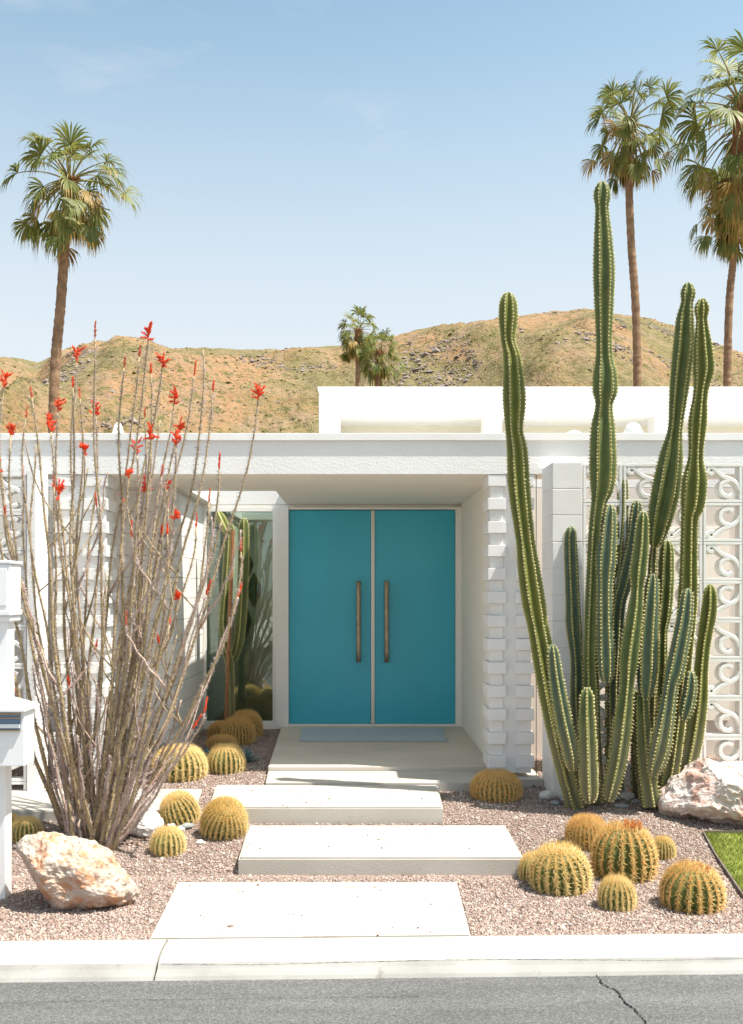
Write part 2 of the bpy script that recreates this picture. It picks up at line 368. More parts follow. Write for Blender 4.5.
# gravel pebbles
def inside(x, y, poly):
    c = np.zeros(len(x), bool); j = len(poly) - 1
    for i in range(len(poly)):
        xi, yi = poly[i]; xj, yj = poly[j]
        c ^= ((yi > y) != (yj > y)) & (x < (xj - xi) * (y - yi) / (yj - yi + 1e-12) + xi); j = i
    return c
n = 250000
py_ = 5.27 + (9.9 - 5.27) * rng.uniform(0, 1, n) ** 1.25; px_ = rng.uniform(-1, 1, n) * (py_ * 0.385 + 0.35)
py_ += SL * px_ * np.clip((6.1-py_)/.8, 0, 1)
bad = inside(px_, py_, [(-1.06, 5.2), (.605, 5.2), (.63, 6.245), (-1.09, 6.245)]) | inside(px_, py_, [(-.74, 6.415), (1.07, 6.415), (1.09, 7.315), (-.77, 7.315)])
bad |= inside(px_, py_, [(-1.065, 7.34), (.64, 7.34), (.67, 8.23), (-1.12, 8.23)]) | inside(px_, py_, [(-.725, 8.19), (1.04, 8.19), (1.04, 8.33), (1.55, 8.33), (1.55, 12), (-.83, 12)])
bad |= inside(px_, py_, [(-6, 7.41), (-1.165, 7.39), (-1.23, 8.225), (-6, 8.26)])
bad |= inside(px_, py_, [(p[0], p[1]) for p in pts] + [(6.5, ly[-1]), (6.5, ly[0])])
bad |= (py_ > 9.45) & ((px_ < -1.7) | (px_ > 1.1))
px_, py_ = px_[~bad], py_[~bad]
spx = rng.uniform(-1.1, 1.1, 900); spy = rng.uniform(5.26, 8.2, 900)
e_x = rng.uniform(-1.66, -.84, 6000); e_y = rng.uniform(9.6, 11.3, 6000)
px_ = np.r_[px_, e_x]; py_ = np.r_[py_, e_y]; px_ = np.r_[px_, spx]; py_ = np.r_[py_, spy]; n = len(px_)
oc = np.array([(1,0,0),(-1,0,0),(0,1,0),(0,-1,0),(0,0,1),(0,0,-1)], float); of = np.array([(0,2,4),(2,1,4),(1,3,4),(3,0,4),(2,0,5),(1,2,5),(3,1,5),(0,3,5)])
pz = np.array([gz(y) + gn(x, y) for x, y in zip(px_, py_)])
def slab_z(x, y):
    if -1.05 < x < .60 and y < 6.235: return -.268
    if -.73 < x < 1.06 and 6.425 < y < 7.305: return -.168
    if -1.06 < x < .635 and 7.35 < y < 8.185: return -.047
    return None
for i_ in range(n-900, n):
    q_ = slab_z(px_[i_], py_[i_])
    if q_ is not None: pz[i_] = q_ if rng.uniform() < .16 else -.6
sz = np.exp(rng.normal(math.log(0.0058), 0.36, n)); a = rng.uniform(0, 6.28, n)
loc = oc[None] * (sz[:, None, None] * rng.uniform(.7, 1.35, (n, 1, 3))) + rng.normal(0, 1, (n, 6, 3)) * sz[:, None, None] * 0.22
ca, sa = np.cos(a)[:, None], np.sin(a)[:, None]
X = loc[..., 0]*ca - loc[..., 1]*sa; Y = loc[..., 0]*sa + loc[..., 1]*ca; Z = loc[..., 2] * .8
PSC = 1
V = np.stack([X + px_[:, None], Y + py_[:, None], Z + pz[:, None] + 0.002], -1).reshape(-1, 3)
Fc = (of[None] + (np.arange(n) * 6)[:, None, None]).reshape(-1, 3)
me = bpy.data.meshes.new('gravel'); me.vertices.add(len(V)); me.vertices.foreach_set('co', V.ravel())
me.loops.add(len(Fc)*3); me.loops.foreach_set('vertex_index', Fc.ravel().astype(np.int32)); me.polygons.add(len(Fc))
me.polygons.foreach_set('loop_start', np.arange(len(Fc), dtype=np.int32)*3); me.polygons.foreach_set('loop_total', np.full(len(Fc), 3, np.int32))
me.update(calc_edges=True)
at_ = me.attributes.new('pebble', 'FLOAT', 'FACE'); at_.data.foreach_set('value', np.repeat(rng.uniform(0, 1, n), 8).astype(np.float32))
PM = bpy.data.materials.new('pebbles'); PM.use_nodes = True; nn_ = PM.node_tree.nodes; ll_ = PM.node_tree.links
an = nn_.new('ShaderNodeAttribute'); an.attribute_name = 'pebble'; rr = nn_.new('ShaderNodeValToRGB'); e_ = rr.color_ramp.elements
e_[0].color = (0.15, 0.10, 0.08, 1); e_[1].color = (0.58, 0.50, 0.44, 1)
for p_, c_ in ((.18, (0.25, 0.165, 0.135, 1)), (.45, (0.345, 0.25, 0.205, 1)), (.6, (0.29, 0.255, 0.235, 1)), (.85, (0.42, 0.32, 0.265, 1))): x_ = e_.new(p_); x_.color = c_
ll_.new(an.outputs['Fac'], rr.inputs[0]); ll_.new(rr.outputs[0], nn_['Principled BSDF'].inputs['Base Color']); nn_['Principled BSDF'].inputs['Roughness'].default_value = .85
nn_['Principled BSDF'].inputs['Specular IOR Level'].default_value = .25
me.materials.append(PM); o = bpy.data.objects.new('gravel', me); COL.objects.link(o)
tag(o, 'pinkish brown gravel covering the planting beds around the slabs', 'gravel', kind='stuff')

# ------------------------------------------------------------ hills
def hillmat():
    m = bpy.data.materials.new('hillside'); m.use_nodes = True; n = m.node_tree.nodes; l = m.node_tree.links
    b = n['Principled BSDF']; b.inputs['Roughness'].default_value = 1.0; b.inputs['Specular IOR Level'].default_value = 0.05
    t = n.new('ShaderNodeTexCoord')
    def nz_(s, d=8, r=.6, src=None):
        x = n.new('ShaderNodeTexNoise'); x.inputs['Scale'].default_value = s; x.inputs['Detail'].default_value = d; x.inputs['Roughness'].default_value = r
        l.new(src or t.outputs['Object'], x.inputs[0]); return x.outputs[0]
    def mr(v, a, c):
        x = n.new('ShaderNodeMapRange'); x.inputs[1].default_value = a; x.inputs[2].default_value = c; l.new(v, x.inputs[0]); return x.outputs[0]
    def mix(fac, a, c):
        x = n.new('ShaderNodeMix'); x.data_type = 'RGBA'; l.new(fac, x.inputs[0])
        for s_, k in ((a, 6), (c, 7)):
            if isinstance(s_, tuple): x.inputs[k].default_value = (*s_, 1)
            else: l.new(s_, x.inputs[k])
        return x.outputs[2]
    c = mix(mr(nz_(0.009), .44, .54), (0.205, 0.175, 0.078), (0.35, 0.205, 0.108))
    c = mix(mr(nz_(0.05), .45, .7), c, (0.31, 0.22, 0.145))
    c = mix(mr(nz_(0.25, 5), .5, .64), c, (0.135, 0.125, 0.045))
    c = mix(mr(nz_(0.6, 4), .60, .66), c, (0.19, 0.155, 0.14))
    c = mix(mr(nz_(0.9, 3, .7), .54, .66), c, (0.36, 0.27, 0.18)); c = mix(mr(nz_(0.45, 6, .75), .58, .63), c, (0.13, 0.12, 0.05))
    l.new(c, b.inputs['Base Color'])
    bp = n.new('ShaderNodeBump'); bp.inputs['Strength'].default_value = 1.0; bp.inputs['Distance'].default_value = 5.0
    l.new(nz_(0.12, 10, .65), bp.inputs['Height']); l.new(bp.outputs[0], b.inputs['Normal'])
    return m
RP = [(-400, 372), (-150, 366), (0, 357), (20, 358), (38, 362), (60, 353), (90, 344), (115, 340), (140, 344), (170, 348), (200, 347), (240, 349), (280, 350), (335, 347), (380, 340), (400, 334), (430, 328), (470, 322), (520, 316), (560, 313), (585, 311), (620, 315), (650, 318), (680, 330), (743, 352), (850, 372), (1100, 380)]
def fbm(x, y, s, o=5):
    return noise.fractal(Vector((x*s, y*s, 1.7)), 0.9, 2.1, o)
def hill_z(px, D):
    x = (px - VX) * D / F
    DR = 640 + 90*math.sin(px*0.011 + 1.0) + 40*math.sin(px*.027)
    H = CZ + (VY - np.interp(px, [p[0] for p in RP], [p[1] for p in RP])) * DR / F
    s = (D - 170) / (DR - 170)
    if s <= 0: return -0.1, x
    if s <= 1:
        e = s ** 0.92
        amp = 38 * math.sin(math.pi * min(1, s)) ** 0.8
        rg = 1 - abs(noise.noise(Vector((x*0.010 + 0.25*fbm(x, D, .01, 3), D*0.0035, 0.5)))) * 2.2
        h = H * e * 0.97 + amp * (rg - 0.72) * 0.9 + 7 * fbm(x, D, 0.02) * math.sin(math.pi*min(1, s)) + 0.03*H*e
        h += 2.6 * fbm(x, D, 0.10, 5) * min(1, s*3) * (1 - .65*s)
    else:
        h = H * max(0.2, 1 - (s-1)*1.4) + .9 * fbm(x, D, 0.11, 4)
    return h, x
ncol, nrow = 420, 190
cols = np.linspace(-420, 1150, ncol); rows = np.r_[np.linspace(165, 800, nrow-12), np.linspace(820, 1400, 12)]
hv = []; hf = []
for D in rows:
    for p in cols:
        h, x = hill_z(p, D); hv.append((x, D, h))
for j in range(nrow-1):
    for i in range(ncol-1): hf.append((j*ncol+i, j*ncol+i+1, (j+1)*ncol+i+1, (j+1)*ncol+i))
hl = mesh_np('hills', hv, hf, hillmat(), smooth=True); tag(hl, kind='structure')
HV = np.array(hv).reshape(nrow, ncol, 3)
ROCKH = mat('hill_rock', (0.30, 0.25, 0.225), (0.21, 0.17, 0.155), .2, 0.95)
def scatter_blobs(name, count, size, thr, zs, m, label, cat, seed, flat=.7):
    r = np.random.default_rng(seed); bv = []; k = 0
    while k < count:
        i = int(r.integers(0, ncol-1)); j = int(r.integers(8, nrow-18)); p = HV[j, i] * (1-r.uniform()) + HV[j+1, i+1] * r.uniform(0, 1)
        q = HV[j, i] + (HV[j+1, i+1] - HV[j, i]) * r.uniform()
        if noise.fractal(Vector((q[0]*zs, q[1]*zs, seed)), 0.8, 2.0, 4) < thr: continue
        s = size * math.exp(r.normal(0, .45))
        v = oc * s * r.uniform(.6, 1.3, (1, 3)) + r.normal(0, .25*s, (6, 3)); v[:, 2] *= flat; bv.append(v + q); k += 1
    V = np.concatenate(bv); Fb = (of[None] + (np.arange(count)*6)[:, None, None]).reshape(-1, 3)
    o = mesh_np(name, V, Fb, m); tag(o, label, cat, kind='stuff')
scatter_blobs('hillside_rocks', 24000, 0.55, 0.38, 0.017, ROCKH, 'grey brown rocky outcrops scattered over the desert hills', 'rocks', 3)
SCRUB = mat('hill_scrub', (0.12, 0.12, 0.04), (0.20, 0.16, 0.06), .3, 1.0)
scatter_blobs('hillside_scrub', 26000, 0.42, -0.2, 0.012, SCRUB, 'low olive scrub dotted over the desert hills', 'scrub', 5)

# ------------------------------------------------------------ house
house = empty('house', (0, 9.5, 0), 'white flat roofed modernist house with teal double entrance doors', 'house')
house_parts = []
def hp(o): o.parent = house; o.matrix_parent_inverse = Matrix.Translation((0, -9.5, 0)); return o
FD = 8.45; SZ = 2.483; RT = 2.757
# roof slab with an opening over the planting bed
bm = bmesh.new()
bx(bm, -7, 7.5, FD, 8.86, SZ, RT); bx(bm, -2.62, 1.31, 8.86, 9.549, SZ, RT); bx(bm, -7, -6.8, 8.86, 9.549, SZ, RT); bx(bm, 7.3, 7.5, 8.86, 9.549, SZ, RT)  # hidden gaps left behind both screens to let sun brighten the walls there
bx(bm, -7, 7.5, 9.549, 9.9, SZ, RT); bx(bm, -7, -1.60, 9.9, 11.42, SZ, RT); bx(bm, -0.77, 7.5, 9.9, 11.42, SZ, RT); bx(bm, -7, 7.5, 11.42, 12.6, SZ, RT); bx(bm, -7, -1.55, 12.6, 13.9, SZ, RT); bx(bm, -.65, 7.5, 12.6, 13.9, SZ, RT); bx(bm, -7, 7.5, 13.9, 18, SZ, RT)  # rear hole over the room is added, unseen, to brighten the interior
hp(obj('roof', bm, [STUCCO, SOFFIT]))
ro = bpy.data.objects['roof']
for p in ro.data.polygons:
    if p.normal.z < -0.9: p.material_index = 1
bm = bmesh.new(); bx(bm, -7.02, 7.52, FD - 0.022, FD + .25, RT + 0.001, RT + 0.062, bev=.004); hp(obj('coping', bm, WHITE))
# upper storey set back on the roof
UD = 12.0
bm = bmesh.new()
bx(bm, -0.424, 7.4, UD, 17, 3.571, 3.89); bx(bm, -0.424, -0.175, UD, 17, RT, 3.571)
bx(bm, 1.52, 1.733, UD, UD+.3, RT, 3.571); bx(bm, 3.536, 3.737, UD, UD+.3, RT, 3.571); bx(bm, 5.55, 5.76, UD, UD+.3, RT, 3.571)
hp(obj('upper_storey', bm, STUCCO))
SHADE_CREAM = mat('clerestory_shade_cream', (0.66, 0.62, 0.50), (0.62, 0.58, 0.46), 3, .8)  # shading of the recess is put into this cream wall colour
hp(box('clerestory_wall', (-0.175, 7.4, UD+0.75, UD+0.9, RT, 3.571), SHADE_CREAM))
bm = bmesh.new(); bx(bm, -0.44, 7.42, UD-.015, UD+.2, 3.892, 3.915); hp(obj('upper_coping', bm, WHITE))
# wings
def walls(name, dims, mx_, my_):
    bm = bmesh.new(); bx(bm, *dims); o = obj(name, bm, [mx_, my_]); 
    for p in o.data.polygons:
        if abs(p.normal.x) > .5: p.material_index = 1
    return hp(o)
walls('wing_wall', (-7, -1.705, 9.55, 17.5, -0.3, SZ - .002), CMUX, CMUY)
walls('wing_wall', (1.19, 7.3, 9.55, 17.5, -0.3, SZ - .002), BEIGE, SOFFIT)
walls('alcove_wall', (1.19, 1.30, 8.84, 9.547, -0.3, SZ - .002), SOFFIT, SOFFIT)
# low window in the shaded wall behind the screen
for a_, b_ in ((2.05, 2.6), (2.9, 3.5)):
    bm = bmesh.new(); bx(bm, a_, b_, 9.53, 9.549, .3, 2.1); w_ = hp(obj('panel_moulding', bm, SOFFIT))
# entry wall: header, side panel, jambs
DP = 11.4
bm = bmesh.new()
bx(bm, -1.704, 1.189, DP+.03, DP+.2, 2.445, SZ - .003)
bx(bm, 1.122, 1.189, DP-.06, DP+.2, 0.0, 2.444, bev=.003); bx(bm, -0.885, -0.741, DP-.06, DP+.2, -.03, 2.444, bev=.003)
bx(bm, -0.741, 1.122, DP-.03, DP+.2, 2.412+.008, 2.444)
hp(obj('door_frame', bm, FRAME))
box_ = bmesh.new(); bx(box_, -0.741, 1.122, DP-.05, DP+.16, 0.001, 0.022); hp(obj('threshold', box_, WHITE))
def door(x0, x1, hx):
    d = hp(box('door', (x0, x1, DP, DP+.05, 0.024, 2.412), TEAL, bev=.003))
    mb = MB(); z0, z1 = 0.715, 1.62
    P = [(hx, DP-.065, z) for z in np.linspace(z0, z1, 8)]; tube(mb, P, 0.0265, 16)
    for z in (z0+.09, z1-.09): tube(mb, [(hx, DP-.055, z), (hx, DP+.002, z)], 0.012, 10); tube(mb, [(hx, DP-.006, z), (hx, DP+.002, z)], 0.024, 14)
    h = mb.build('handle', BRONZE, None, True); h.parent = d
    h.matrix_parent_inverse = Matrix.Identity(4)
    return d
door(-0.738, 0.176, 0.04); door(0.224, 1.119, 0.353)
bm = bmesh.new(); bx(bm, 0.179, 0.221, DP-.012, DP+.05, .024, 2.412, bev=.004); hp(obj('astragal', bm, ALU))
# sidelight window
wf = bmesh.new()
X0, X1 = -1.70, -0.887
bx(wf, X0, X0+.035, DP, DP+.07, .05, 2.40); bx(wf, X1-.035, X1, DP, DP+.07, .05, 2.40)
bx(wf, X0, X1, DP+.001, DP+.069, 2.40, 2.442); bx(wf, X0, X1, DP-.03, DP+.10, -.06, .05)
wfo = hp(obj('sidelight_window', wf, FRAME))
GL = bpy.data.materials.new('window_glass'); GL.use_nodes = True; n = GL.node_tree.nodes; l = GL.node_tree.links
gs = n.new('ShaderNodeBsdfGlossy'); gs.inputs['Roughness'].default_value = 0.012; gs.inputs[0].default_value = (.85, .95, .9, 1)
tp = n.new('ShaderNodeBsdfTransparent'); tp.inputs[0].default_value = (.66, .74, .68, 1)
fr = n.new('ShaderNodeFresnel'); fr.inputs[0].default_value = 1.5
ad = n.new('ShaderNodeMath'); ad.operation = 'MULTIPLY_ADD'; ad.inputs[1].default_value = 1.0; ad.inputs[2].default_value = 0.11; ad.use_clamp = True
t_ = n.new('ShaderNodeTexCoord'); nb = n.new('ShaderNodeTexNoise'); nb.inputs['Scale'].default_value = 1.6; nb.inputs['Detail'].default_value = 1
bp = n.new('ShaderNodeBump'); bp.inputs['Strength'].default_value = .25; bp.inputs['Distance'].default_value = 0.02
l.new(t_.outputs['Object'], nb.inputs[0]); l.new(nb.outputs[0], bp.inputs['Height']); l.new(bp.outputs[0], gs.inputs['Normal'])
ms = n.new('ShaderNodeMixShader'); l.new(fr.outputs[0], ad.inputs[0]); l.new(ad.outputs[0], ms.inputs[0]); l.new(tp.outputs[0], ms.inputs[1]); l.new(gs.outputs[0], ms.inputs[2])
l.new(ms.outputs[0], n['Material Output'].inputs[0])
pn = box('pane', (X0+.035, X1-.035, DP+.03, DP+.036, .05, 2.40), GL); pn.parent = wfo
# room behind the glass
bm = bmesh.new()
bx(bm, -1.704, 1.3, 14.2, 14.3, 0.0, SZ-.004); bx(bm, -1.704, -1.60, 11.48, 14.19, .001, SZ-.004); bx(bm, -.60, -.50, 11.61, 14.19, .001, SZ-.004)
hp(obj('room_wall', bm, ROOMW)); hp(box('room_floor', (-1.704, 1.3, 11.61, 14.29, -.1, -.001), ROOMF))
GOLD = mat('brass_frame', (0.35, 0.24, 0.12), None, rough=.4, metal=.7)
MIRR = mat('mirror_face', (0.28, 0.33, 0.30), None, rough=.15, metal=.6)
def diamond(px, py, hw, hh, label):
    c = at(px, py, 12.3); t = empty('wall_mirror', c, label, 'mirror', 'diamond mirrors inside the window')
    mb = MB(); w, h = hw*12.3/F, hh*12.3/F
    q = [(0, 0, h), (w, 0, 0), (0, 0, -h), (-w, 0, 0), (0, 0, h), (w, 0, 0)]
    for i in range(4): tube(mb, [q[i], q[i+1]], .012, 6)
    mb.build('frame', GOLD, t); mesh_np('mirror_glass', [(0, 0, h*.96), (w*.96, 0, 0), (0, 0, -h*.96), (-w*.96, 0, 0), (0, .01, h*.96), (w*.96, .01, 0), (0, .01, -h*.96), (-w*.96, .01, 0)], [(0, 3, 2, 1), (4, 5, 6, 7), (0, 1, 5, 4), (1, 2, 6, 5), (2, 3, 7, 6), (3, 0, 4, 7)], MIRR, t)
diamond(254, 590, 8, 17, 'brass framed diamond mirror behind the glass, nearer the doors')
diamond(246, 622, 6, 15, 'lower brass framed diamond mirror behind the glass, partly behind the staked cactus')
diamond(247, 565, 6, 14, 'upper brass framed diamond mirror behind the glass, behind the cactus top')
# pillars of projecting blocks
def pillar(x0, x1, x2, x3, y0, zb, proj=-0.022):
    bm = bmesh.new(); h = 0.0975; z = SZ - .003; k = 0
    while z > zb + .02:
        z0 = max(z - h, zb)
        for a_, b_, s in ((x0, x1, -1), (x2, x3, 1)):
            if k % 2 == 0: bx(bm, a_, b_, y0, y0+.34, z0+.001, z-.001, bev=.004, jit=.0012)
            else: bx(bm, a_+.022, b_-.022, y0+.03, y0+.31, z0+.001, z-.001, bev=.003, jit=.001)
        z = z0; k += 1
    bx(bm, x1-.03, x2+.03, y0+.05, y0+.29, zb, SZ-.004)
    return hp(obj('block_pillar', bm, BLOCK))
pillar(1.105, 1.255, 1.338, 1.49, FD+.004, -.006)
pillar(-2.507, -2.345, -2.262, -2.058, FD+.004, -.2)
mbr = MB(); tube(mbr, [(1.513, 8.5, -.1), (1.513, 8.5, 2.48)], .003, 8); hp(mbr.build('steel_rod', DARK))
# smooth block pier beside the screen
bm = bmesh.new(); z = 2.525
while z > -.2:
    bx(bm, 1.551, 1.786, 8.0, 8.44, max(z-.2085, -.2)+.002, z-.002, bev=.005, jit=.0015); z -= .2085
bx(bm, 1.556, 1.780, 8.006, 8.434, -.2, 2.51); hp(obj('block_pier', bm, BLOCK))
# breeze block screens
def scroll_mesh():
    mb = MB(); s = .306; t = .023; d = .10
    for q in ((0, s, 0, t), (0, s, s-t, s), (0, t, t, s-t), (s-t, s, t, s-t)):
        b = bmesh.new(); bx(b, q[0]+.0008, q[1]-.0008, 0, d, q[2]+.0008, q[3]-.0008, bev=.002)
        b.verts.ensure_lookup_table(); b.verts.index_update()
        mb.add([tuple(v.co) for v in b.verts], [tuple(v.index for v in f.verts) for f in b.faces]); b.free()
    u = s / 38.8
    big = [(24.5, 27.5), (26.5, 30.5), (24, 33), (20, 32), (17, 28), (17.5, 23), (21.5, 19.5), (27, 19.5), (33, 22), (36.5, 27), (37.6, 32)]
    big = [(27, 25.5), (26.5, 29), (23.5, 30.5), (19.8, 29), (18, 25), (19, 20.5), (22.5, 17.8)]
    # long arm: curl at upper left, sweep to the lower right, hooking back into the big curl
    arm = [(10.8, 9.3), (7.4, 9.9), (5.0, 7.4), (6.0, 4.2), (9.8, 3.6), (13.5, 7.2), (19.5, 12.4), (28, 15.8), (34, 20), (37.2, 27)]
    hook = [(29.5, 30.6), (25.5, 32.6), (20.6, 31.2), (17.4, 26.8), (17.8, 21.6), (21.2, 18.0), (26.2, 16.6)]
    for c in (arm, hook):
        P = spl([(x*u, 0, s - y*u) for x, y in c], 44); v = []; w = .0185
        T = np.gradient(P, axis=0); T /= np.linalg.norm(T, axis=1)[:, None]; Nn = np.stack([-T[:, 2], 0*T[:, 0], T[:, 0]], 1)
        for p, nn in zip(P, Nn):
            for a_, y_ in ((-w, .012), (-w*.6, .002), (w*.6, .002), (w, .012), (w, d-.012), (-w, d-.012)): q = p + nn*a_; v.append((q[0], y_, q[2]))
        f = [(i*6+j, i*6+(j+1) % 6, (i+1)*6+(j+1) % 6, (i+1)*6+j) for i in range(43) for j in range(6)]
        f += [tuple(range(6)), tuple(43*6+j for j in range(6))[::-1]]
        mb.add(v, f)
    me_o = mb.build('breeze_block', WHITE); me = me_o.data; bpy.data.objects.remove(me_o); return me
SCM = scroll_mesh()
def screen(xa, ncols, y, ztop, rows_, mirror=False):
    scr = bpy.data.objects.new('breeze_block_screen', None); COL.objects.link(scr); hp(scr)
    for r in range(rows_):
        for c in range(ncols):
            o = bpy.data.objects.new('breeze_block', SCM); COL.objects.link(o); o.parent = scr
            fz = -1 if r % 2 else 1
            o.scale = (1, 1, fz); zt = ztop - r*.308
            o.location = (xa + c*.315 + (.0 if not mirror else 0), y, zt - .306 if fz == 1 else zt)
    bm = bmesh.new()
    for c in range(ncols+1): bx(bm, xa + c*.315 - .0085 , xa + c*.315 - .0005 , y+.012, y+.09, ztop - rows_*.308, ztop)
    o = obj('mortar_strip', bm, WHITE); o.parent = scr
    return scr
screen(1.80, 9, 8.02, 2.515, 9)
screen(-2.62 - 8*.315, 8, 8.14, 2.45, 9)
hp(box('screen_post', (-2.618, -2.545, 8.12, 8.44, -.2, 2.48), BLOCK, bev=.004))
# vents on the roof
def cone(name, px, D, ytop, r, m, dome=False):
    c = at(px, 0, D); zt = CZ + (VY - ytop)*D/F; mb = MB(); n_ = 10
    if dome: P = [(c.x, D, RT + (zt-RT)*math.sin(t)) for t in np.linspace(.0, math.pi/2*.98, n_)]; rr_ = [r*math.cos(t) + .002 for t in np.linspace(0, math.pi/2*.98, n_)]
    else: P = [(c.x, D, RT), (c.x, D, zt-.14), (c.x, D, zt-.10), (c.x, D, zt-.02), (c.x, D, zt)]; rr_ = [r*.8, r*.8, r*1.0, r*.62, r*.3]
    tube(mb, P, rr_, 20); hp(mb.build(name, m, None, True))
cone('roof_dome', 574, 10.4, 430.5, .21, WHITE, True)
cone('roof_vent', 633, 10.3, 423, .10, WHITE); cone('roof_vent', 118, 10.3, 423, .06, WHITE)
hp(box('roof_vent_box', (-2.73, -2.56, 10.3, 10.6, RT, 3.10), WHITE, bev=.01))
# house numerals, raised, on the shaded wall
NUM = mat('numeral_metal', (0.30, 0.25, 0.19), None, rough=.5, metal=.3)
def numeral(ch, px, py):
    u = 9.55 / F
    G = {'2': [(-4, -4.5), (-2.5, -7), (2, -7), (4, -4), (2, 0), (-4, 6.8), (4.6, 6.8)], '7': [(-4.5, -6.8), (4.5, -6.8), (1, 0), (-1.5, 7)]}[ch]
    mb = MB(); c = at(px, py, 9.55)
    P = [(c.x + x*u, 9.542, c.z - y*u) for x, y in G]
    if ch == '2': P = np.vstack([spl(P[:5], 20), np.array(P[5:])])
    tube(mb, P, .009, 6); hp(mb.build('house_numeral', NUM))
numeral('2', 168, 542.5); numeral('7', 168, 564)
# doormat
bm = bmesh.new(); prism(bm, [(-.56, 10.2), (.925, 10.2), (.955, 11.1), (-.58, 11.1)], .0045, .016, .004)
MATM = mat('doormat_weave', (0.40, 0.48, 0.54), (0.46, 0.54, 0.60), 60, .95, .5, 300)
o = obj('doormat', bm, MATM); tag(o, 'pale blue grey doormat lying in front of the teal doors', 'doormat')

# ------------------------------------------------------------ mailbox
WMB = mat('mailbox_paint', (0.80, 0.80, 0.80), (0.77, 0.77, 0.77), 3, .35, .05, 40, spec=.5)
mbx = empty('mailbox', (-2.085, 5.98, gz(5.98)), 'white mailbox post at the left edge with a square lantern head and slotted box', 'mailbox')
def mp_(o): o.parent = mbx; o.matrix_parent_inverse = Matrix.Translation((2.085, -5.98, -gz(5.98))); return o
bm = bmesh.new(); bx(bm, -2.15, -2.034, 5.92, 6.035, -.34, .515, bev=.004); bx(bm, -2.148, -2.020, 5.92, 6.04, .875, 1.335, bev=.004); mp_(obj('post', bm, WMB))
bm = bmesh.new(); bx(bm, -2.19, -1.992, 5.87, 6.07, 1.405, 1.67, bev=.006); bx(bm, -2.20, -1.982, 5.86, 6.08, 1.671, 1.69, bev=.006); bx(bm, -2.20, -1.985, 5.86, 6.08, 1.372, 1.404, bev=.006)
bx(bm, -2.175, -1.995, 5.89, 6.08, 1.336, 1.371, bev=.01); bx(bm, -2.175, -2.007, 5.862, 5.869, 1.43, 1.645, bev=.002); mp_(obj('lantern_head', bm, WMB))
bm = bmesh.new(); bx(bm, -2.31, -1.885, 5.80, 5.985, .516, .825, bev=.004)
bo = mp_(obj('mail_compartment', bm, WMB))
bm = bmesh.new(); v = [bm.verts.new(p) for p in [(-2.35, 5.75, .832), (-1.868, 5.75, .832), (-1.868, 6.03, .832), (-2.35, 6.03, .832), (-2.35, 5.75, .848), (-1.868, 5.75, .848), (-1.868, 6.03, .848), (-2.35, 6.03, .848), (-2.15, 5.88, .895), (-2.03, 5.88, .895), (-2.03, 6.01, .895), (-2.15, 6.01, .895)]]
for q in ((0, 3, 2, 1), (0, 1, 5, 4), (1, 2, 6, 5), (2, 3, 7, 6), (3, 0, 4, 7), (4, 5, 9, 8), (5, 6, 10, 9), (6, 7, 11, 10), (7, 4, 8, 11), (8, 9, 10, 11)): bm.faces.new([v[i] for i in q])
mp_(obj('box_roof', bm, WMB))
SLOT = mat('slot_metal', (0.16, 0.24, 0.34), None, rough=.25, metal=.6)
BRS = mat('slot_trim', (0.38, 0.28, 0.18), None, rough=.4, metal=.5)
mp_(box('mail_slot', (-2.28, -1.905, 5.792, 5.799, .725, .81), SLOT))
bm = bmesh.new()
for z in (.815, .792, .722): bx(bm, -2.285, -1.902, 5.783, 5.7985, z-.004, z+.003)
mp_(obj('slot_trim', bm, BRS))
mp_(box('slot_flap', (-2.28, -1.905, 5.780, 5.7915, .735, .757), WMB, bev=.002))

# ------------------------------------------------------------ rocks
def rock(name, outline, D, depth, m, label, seed, amp=.05, group=None, sub=4, cat='boulder'):
    pts_ = [at(x, y, D) for x, y in outline]; c = sum(pts_, Vector()) / len(pts_)
    bm = bmesh.new(); r = random.Random(seed)
    for p in pts_: bm.verts.new(p + Vector((0, r.uniform(-.15, .15)*depth, 0)))
    for k, s in ((-.5, .78), (-.85, .45), (.5, .8), (.9, .5)):
        for p in pts_[::2]:
            q = c + (p - c) * s * r.uniform(.85, 1.1); q.y += k * depth; bm.verts.new(q)
    h = bmesh.ops.convex_hull(bm, input=bm.verts); bmesh.ops.delete(bm, geom=h['geom_interior'], context='VERTS')
    bmesh.ops.triangulate(bm, faces=bm.faces)
    for _ in range(sub): bmesh.ops.subdivide_edges(bm, edges=[e for e in bm.edges if e.calc_length() > .016 * (1 if depth > .1 else .5)], cuts=1, use_grid_fill=True)
    bmesh.ops.triangulate(bm, faces=bm.faces)
    for _ in range(2): bmesh.ops.smooth_vert(bm, verts=bm.verts, factor=.5, use_axis_x=True, use_axis_y=True, use_axis_z=True)
    bm.normal_update()
    S_ = max((p-c).length for p in pts_); f = .9 / S_
    for v in bm.verts:
        q = (v.co - c) * f
        d = noise.noise(q*1.8 + Vector((seed, 0, 0))) * 1.2 + (0.5 - abs(noise.noise(q*3.5 + Vector((0, seed, 0))))*1.6) * .5 + noise.noise(q*7)*.45 + (0.4-abs(noise.noise(q*11)))*.55 + noise.noise(q*22)*.22
        v.co += v.normal * d * amp
    base = Vector((c.x, D, gz(D)))
    bmesh.ops.translate(bm, verts=bm.verts, vec=-base)
    o = obj(name, bm, m, None, False); o.location = base; tag(o, label, cat, group); return o
QZ = mat('quartz_orange', (0.46, 0.335, 0.255), (0.55, 0.46, 0.39), 6, .75, 1.0, 30, bdist=.025, c3=(0.50, 0.26, 0.15), s3=11, m3=.49)
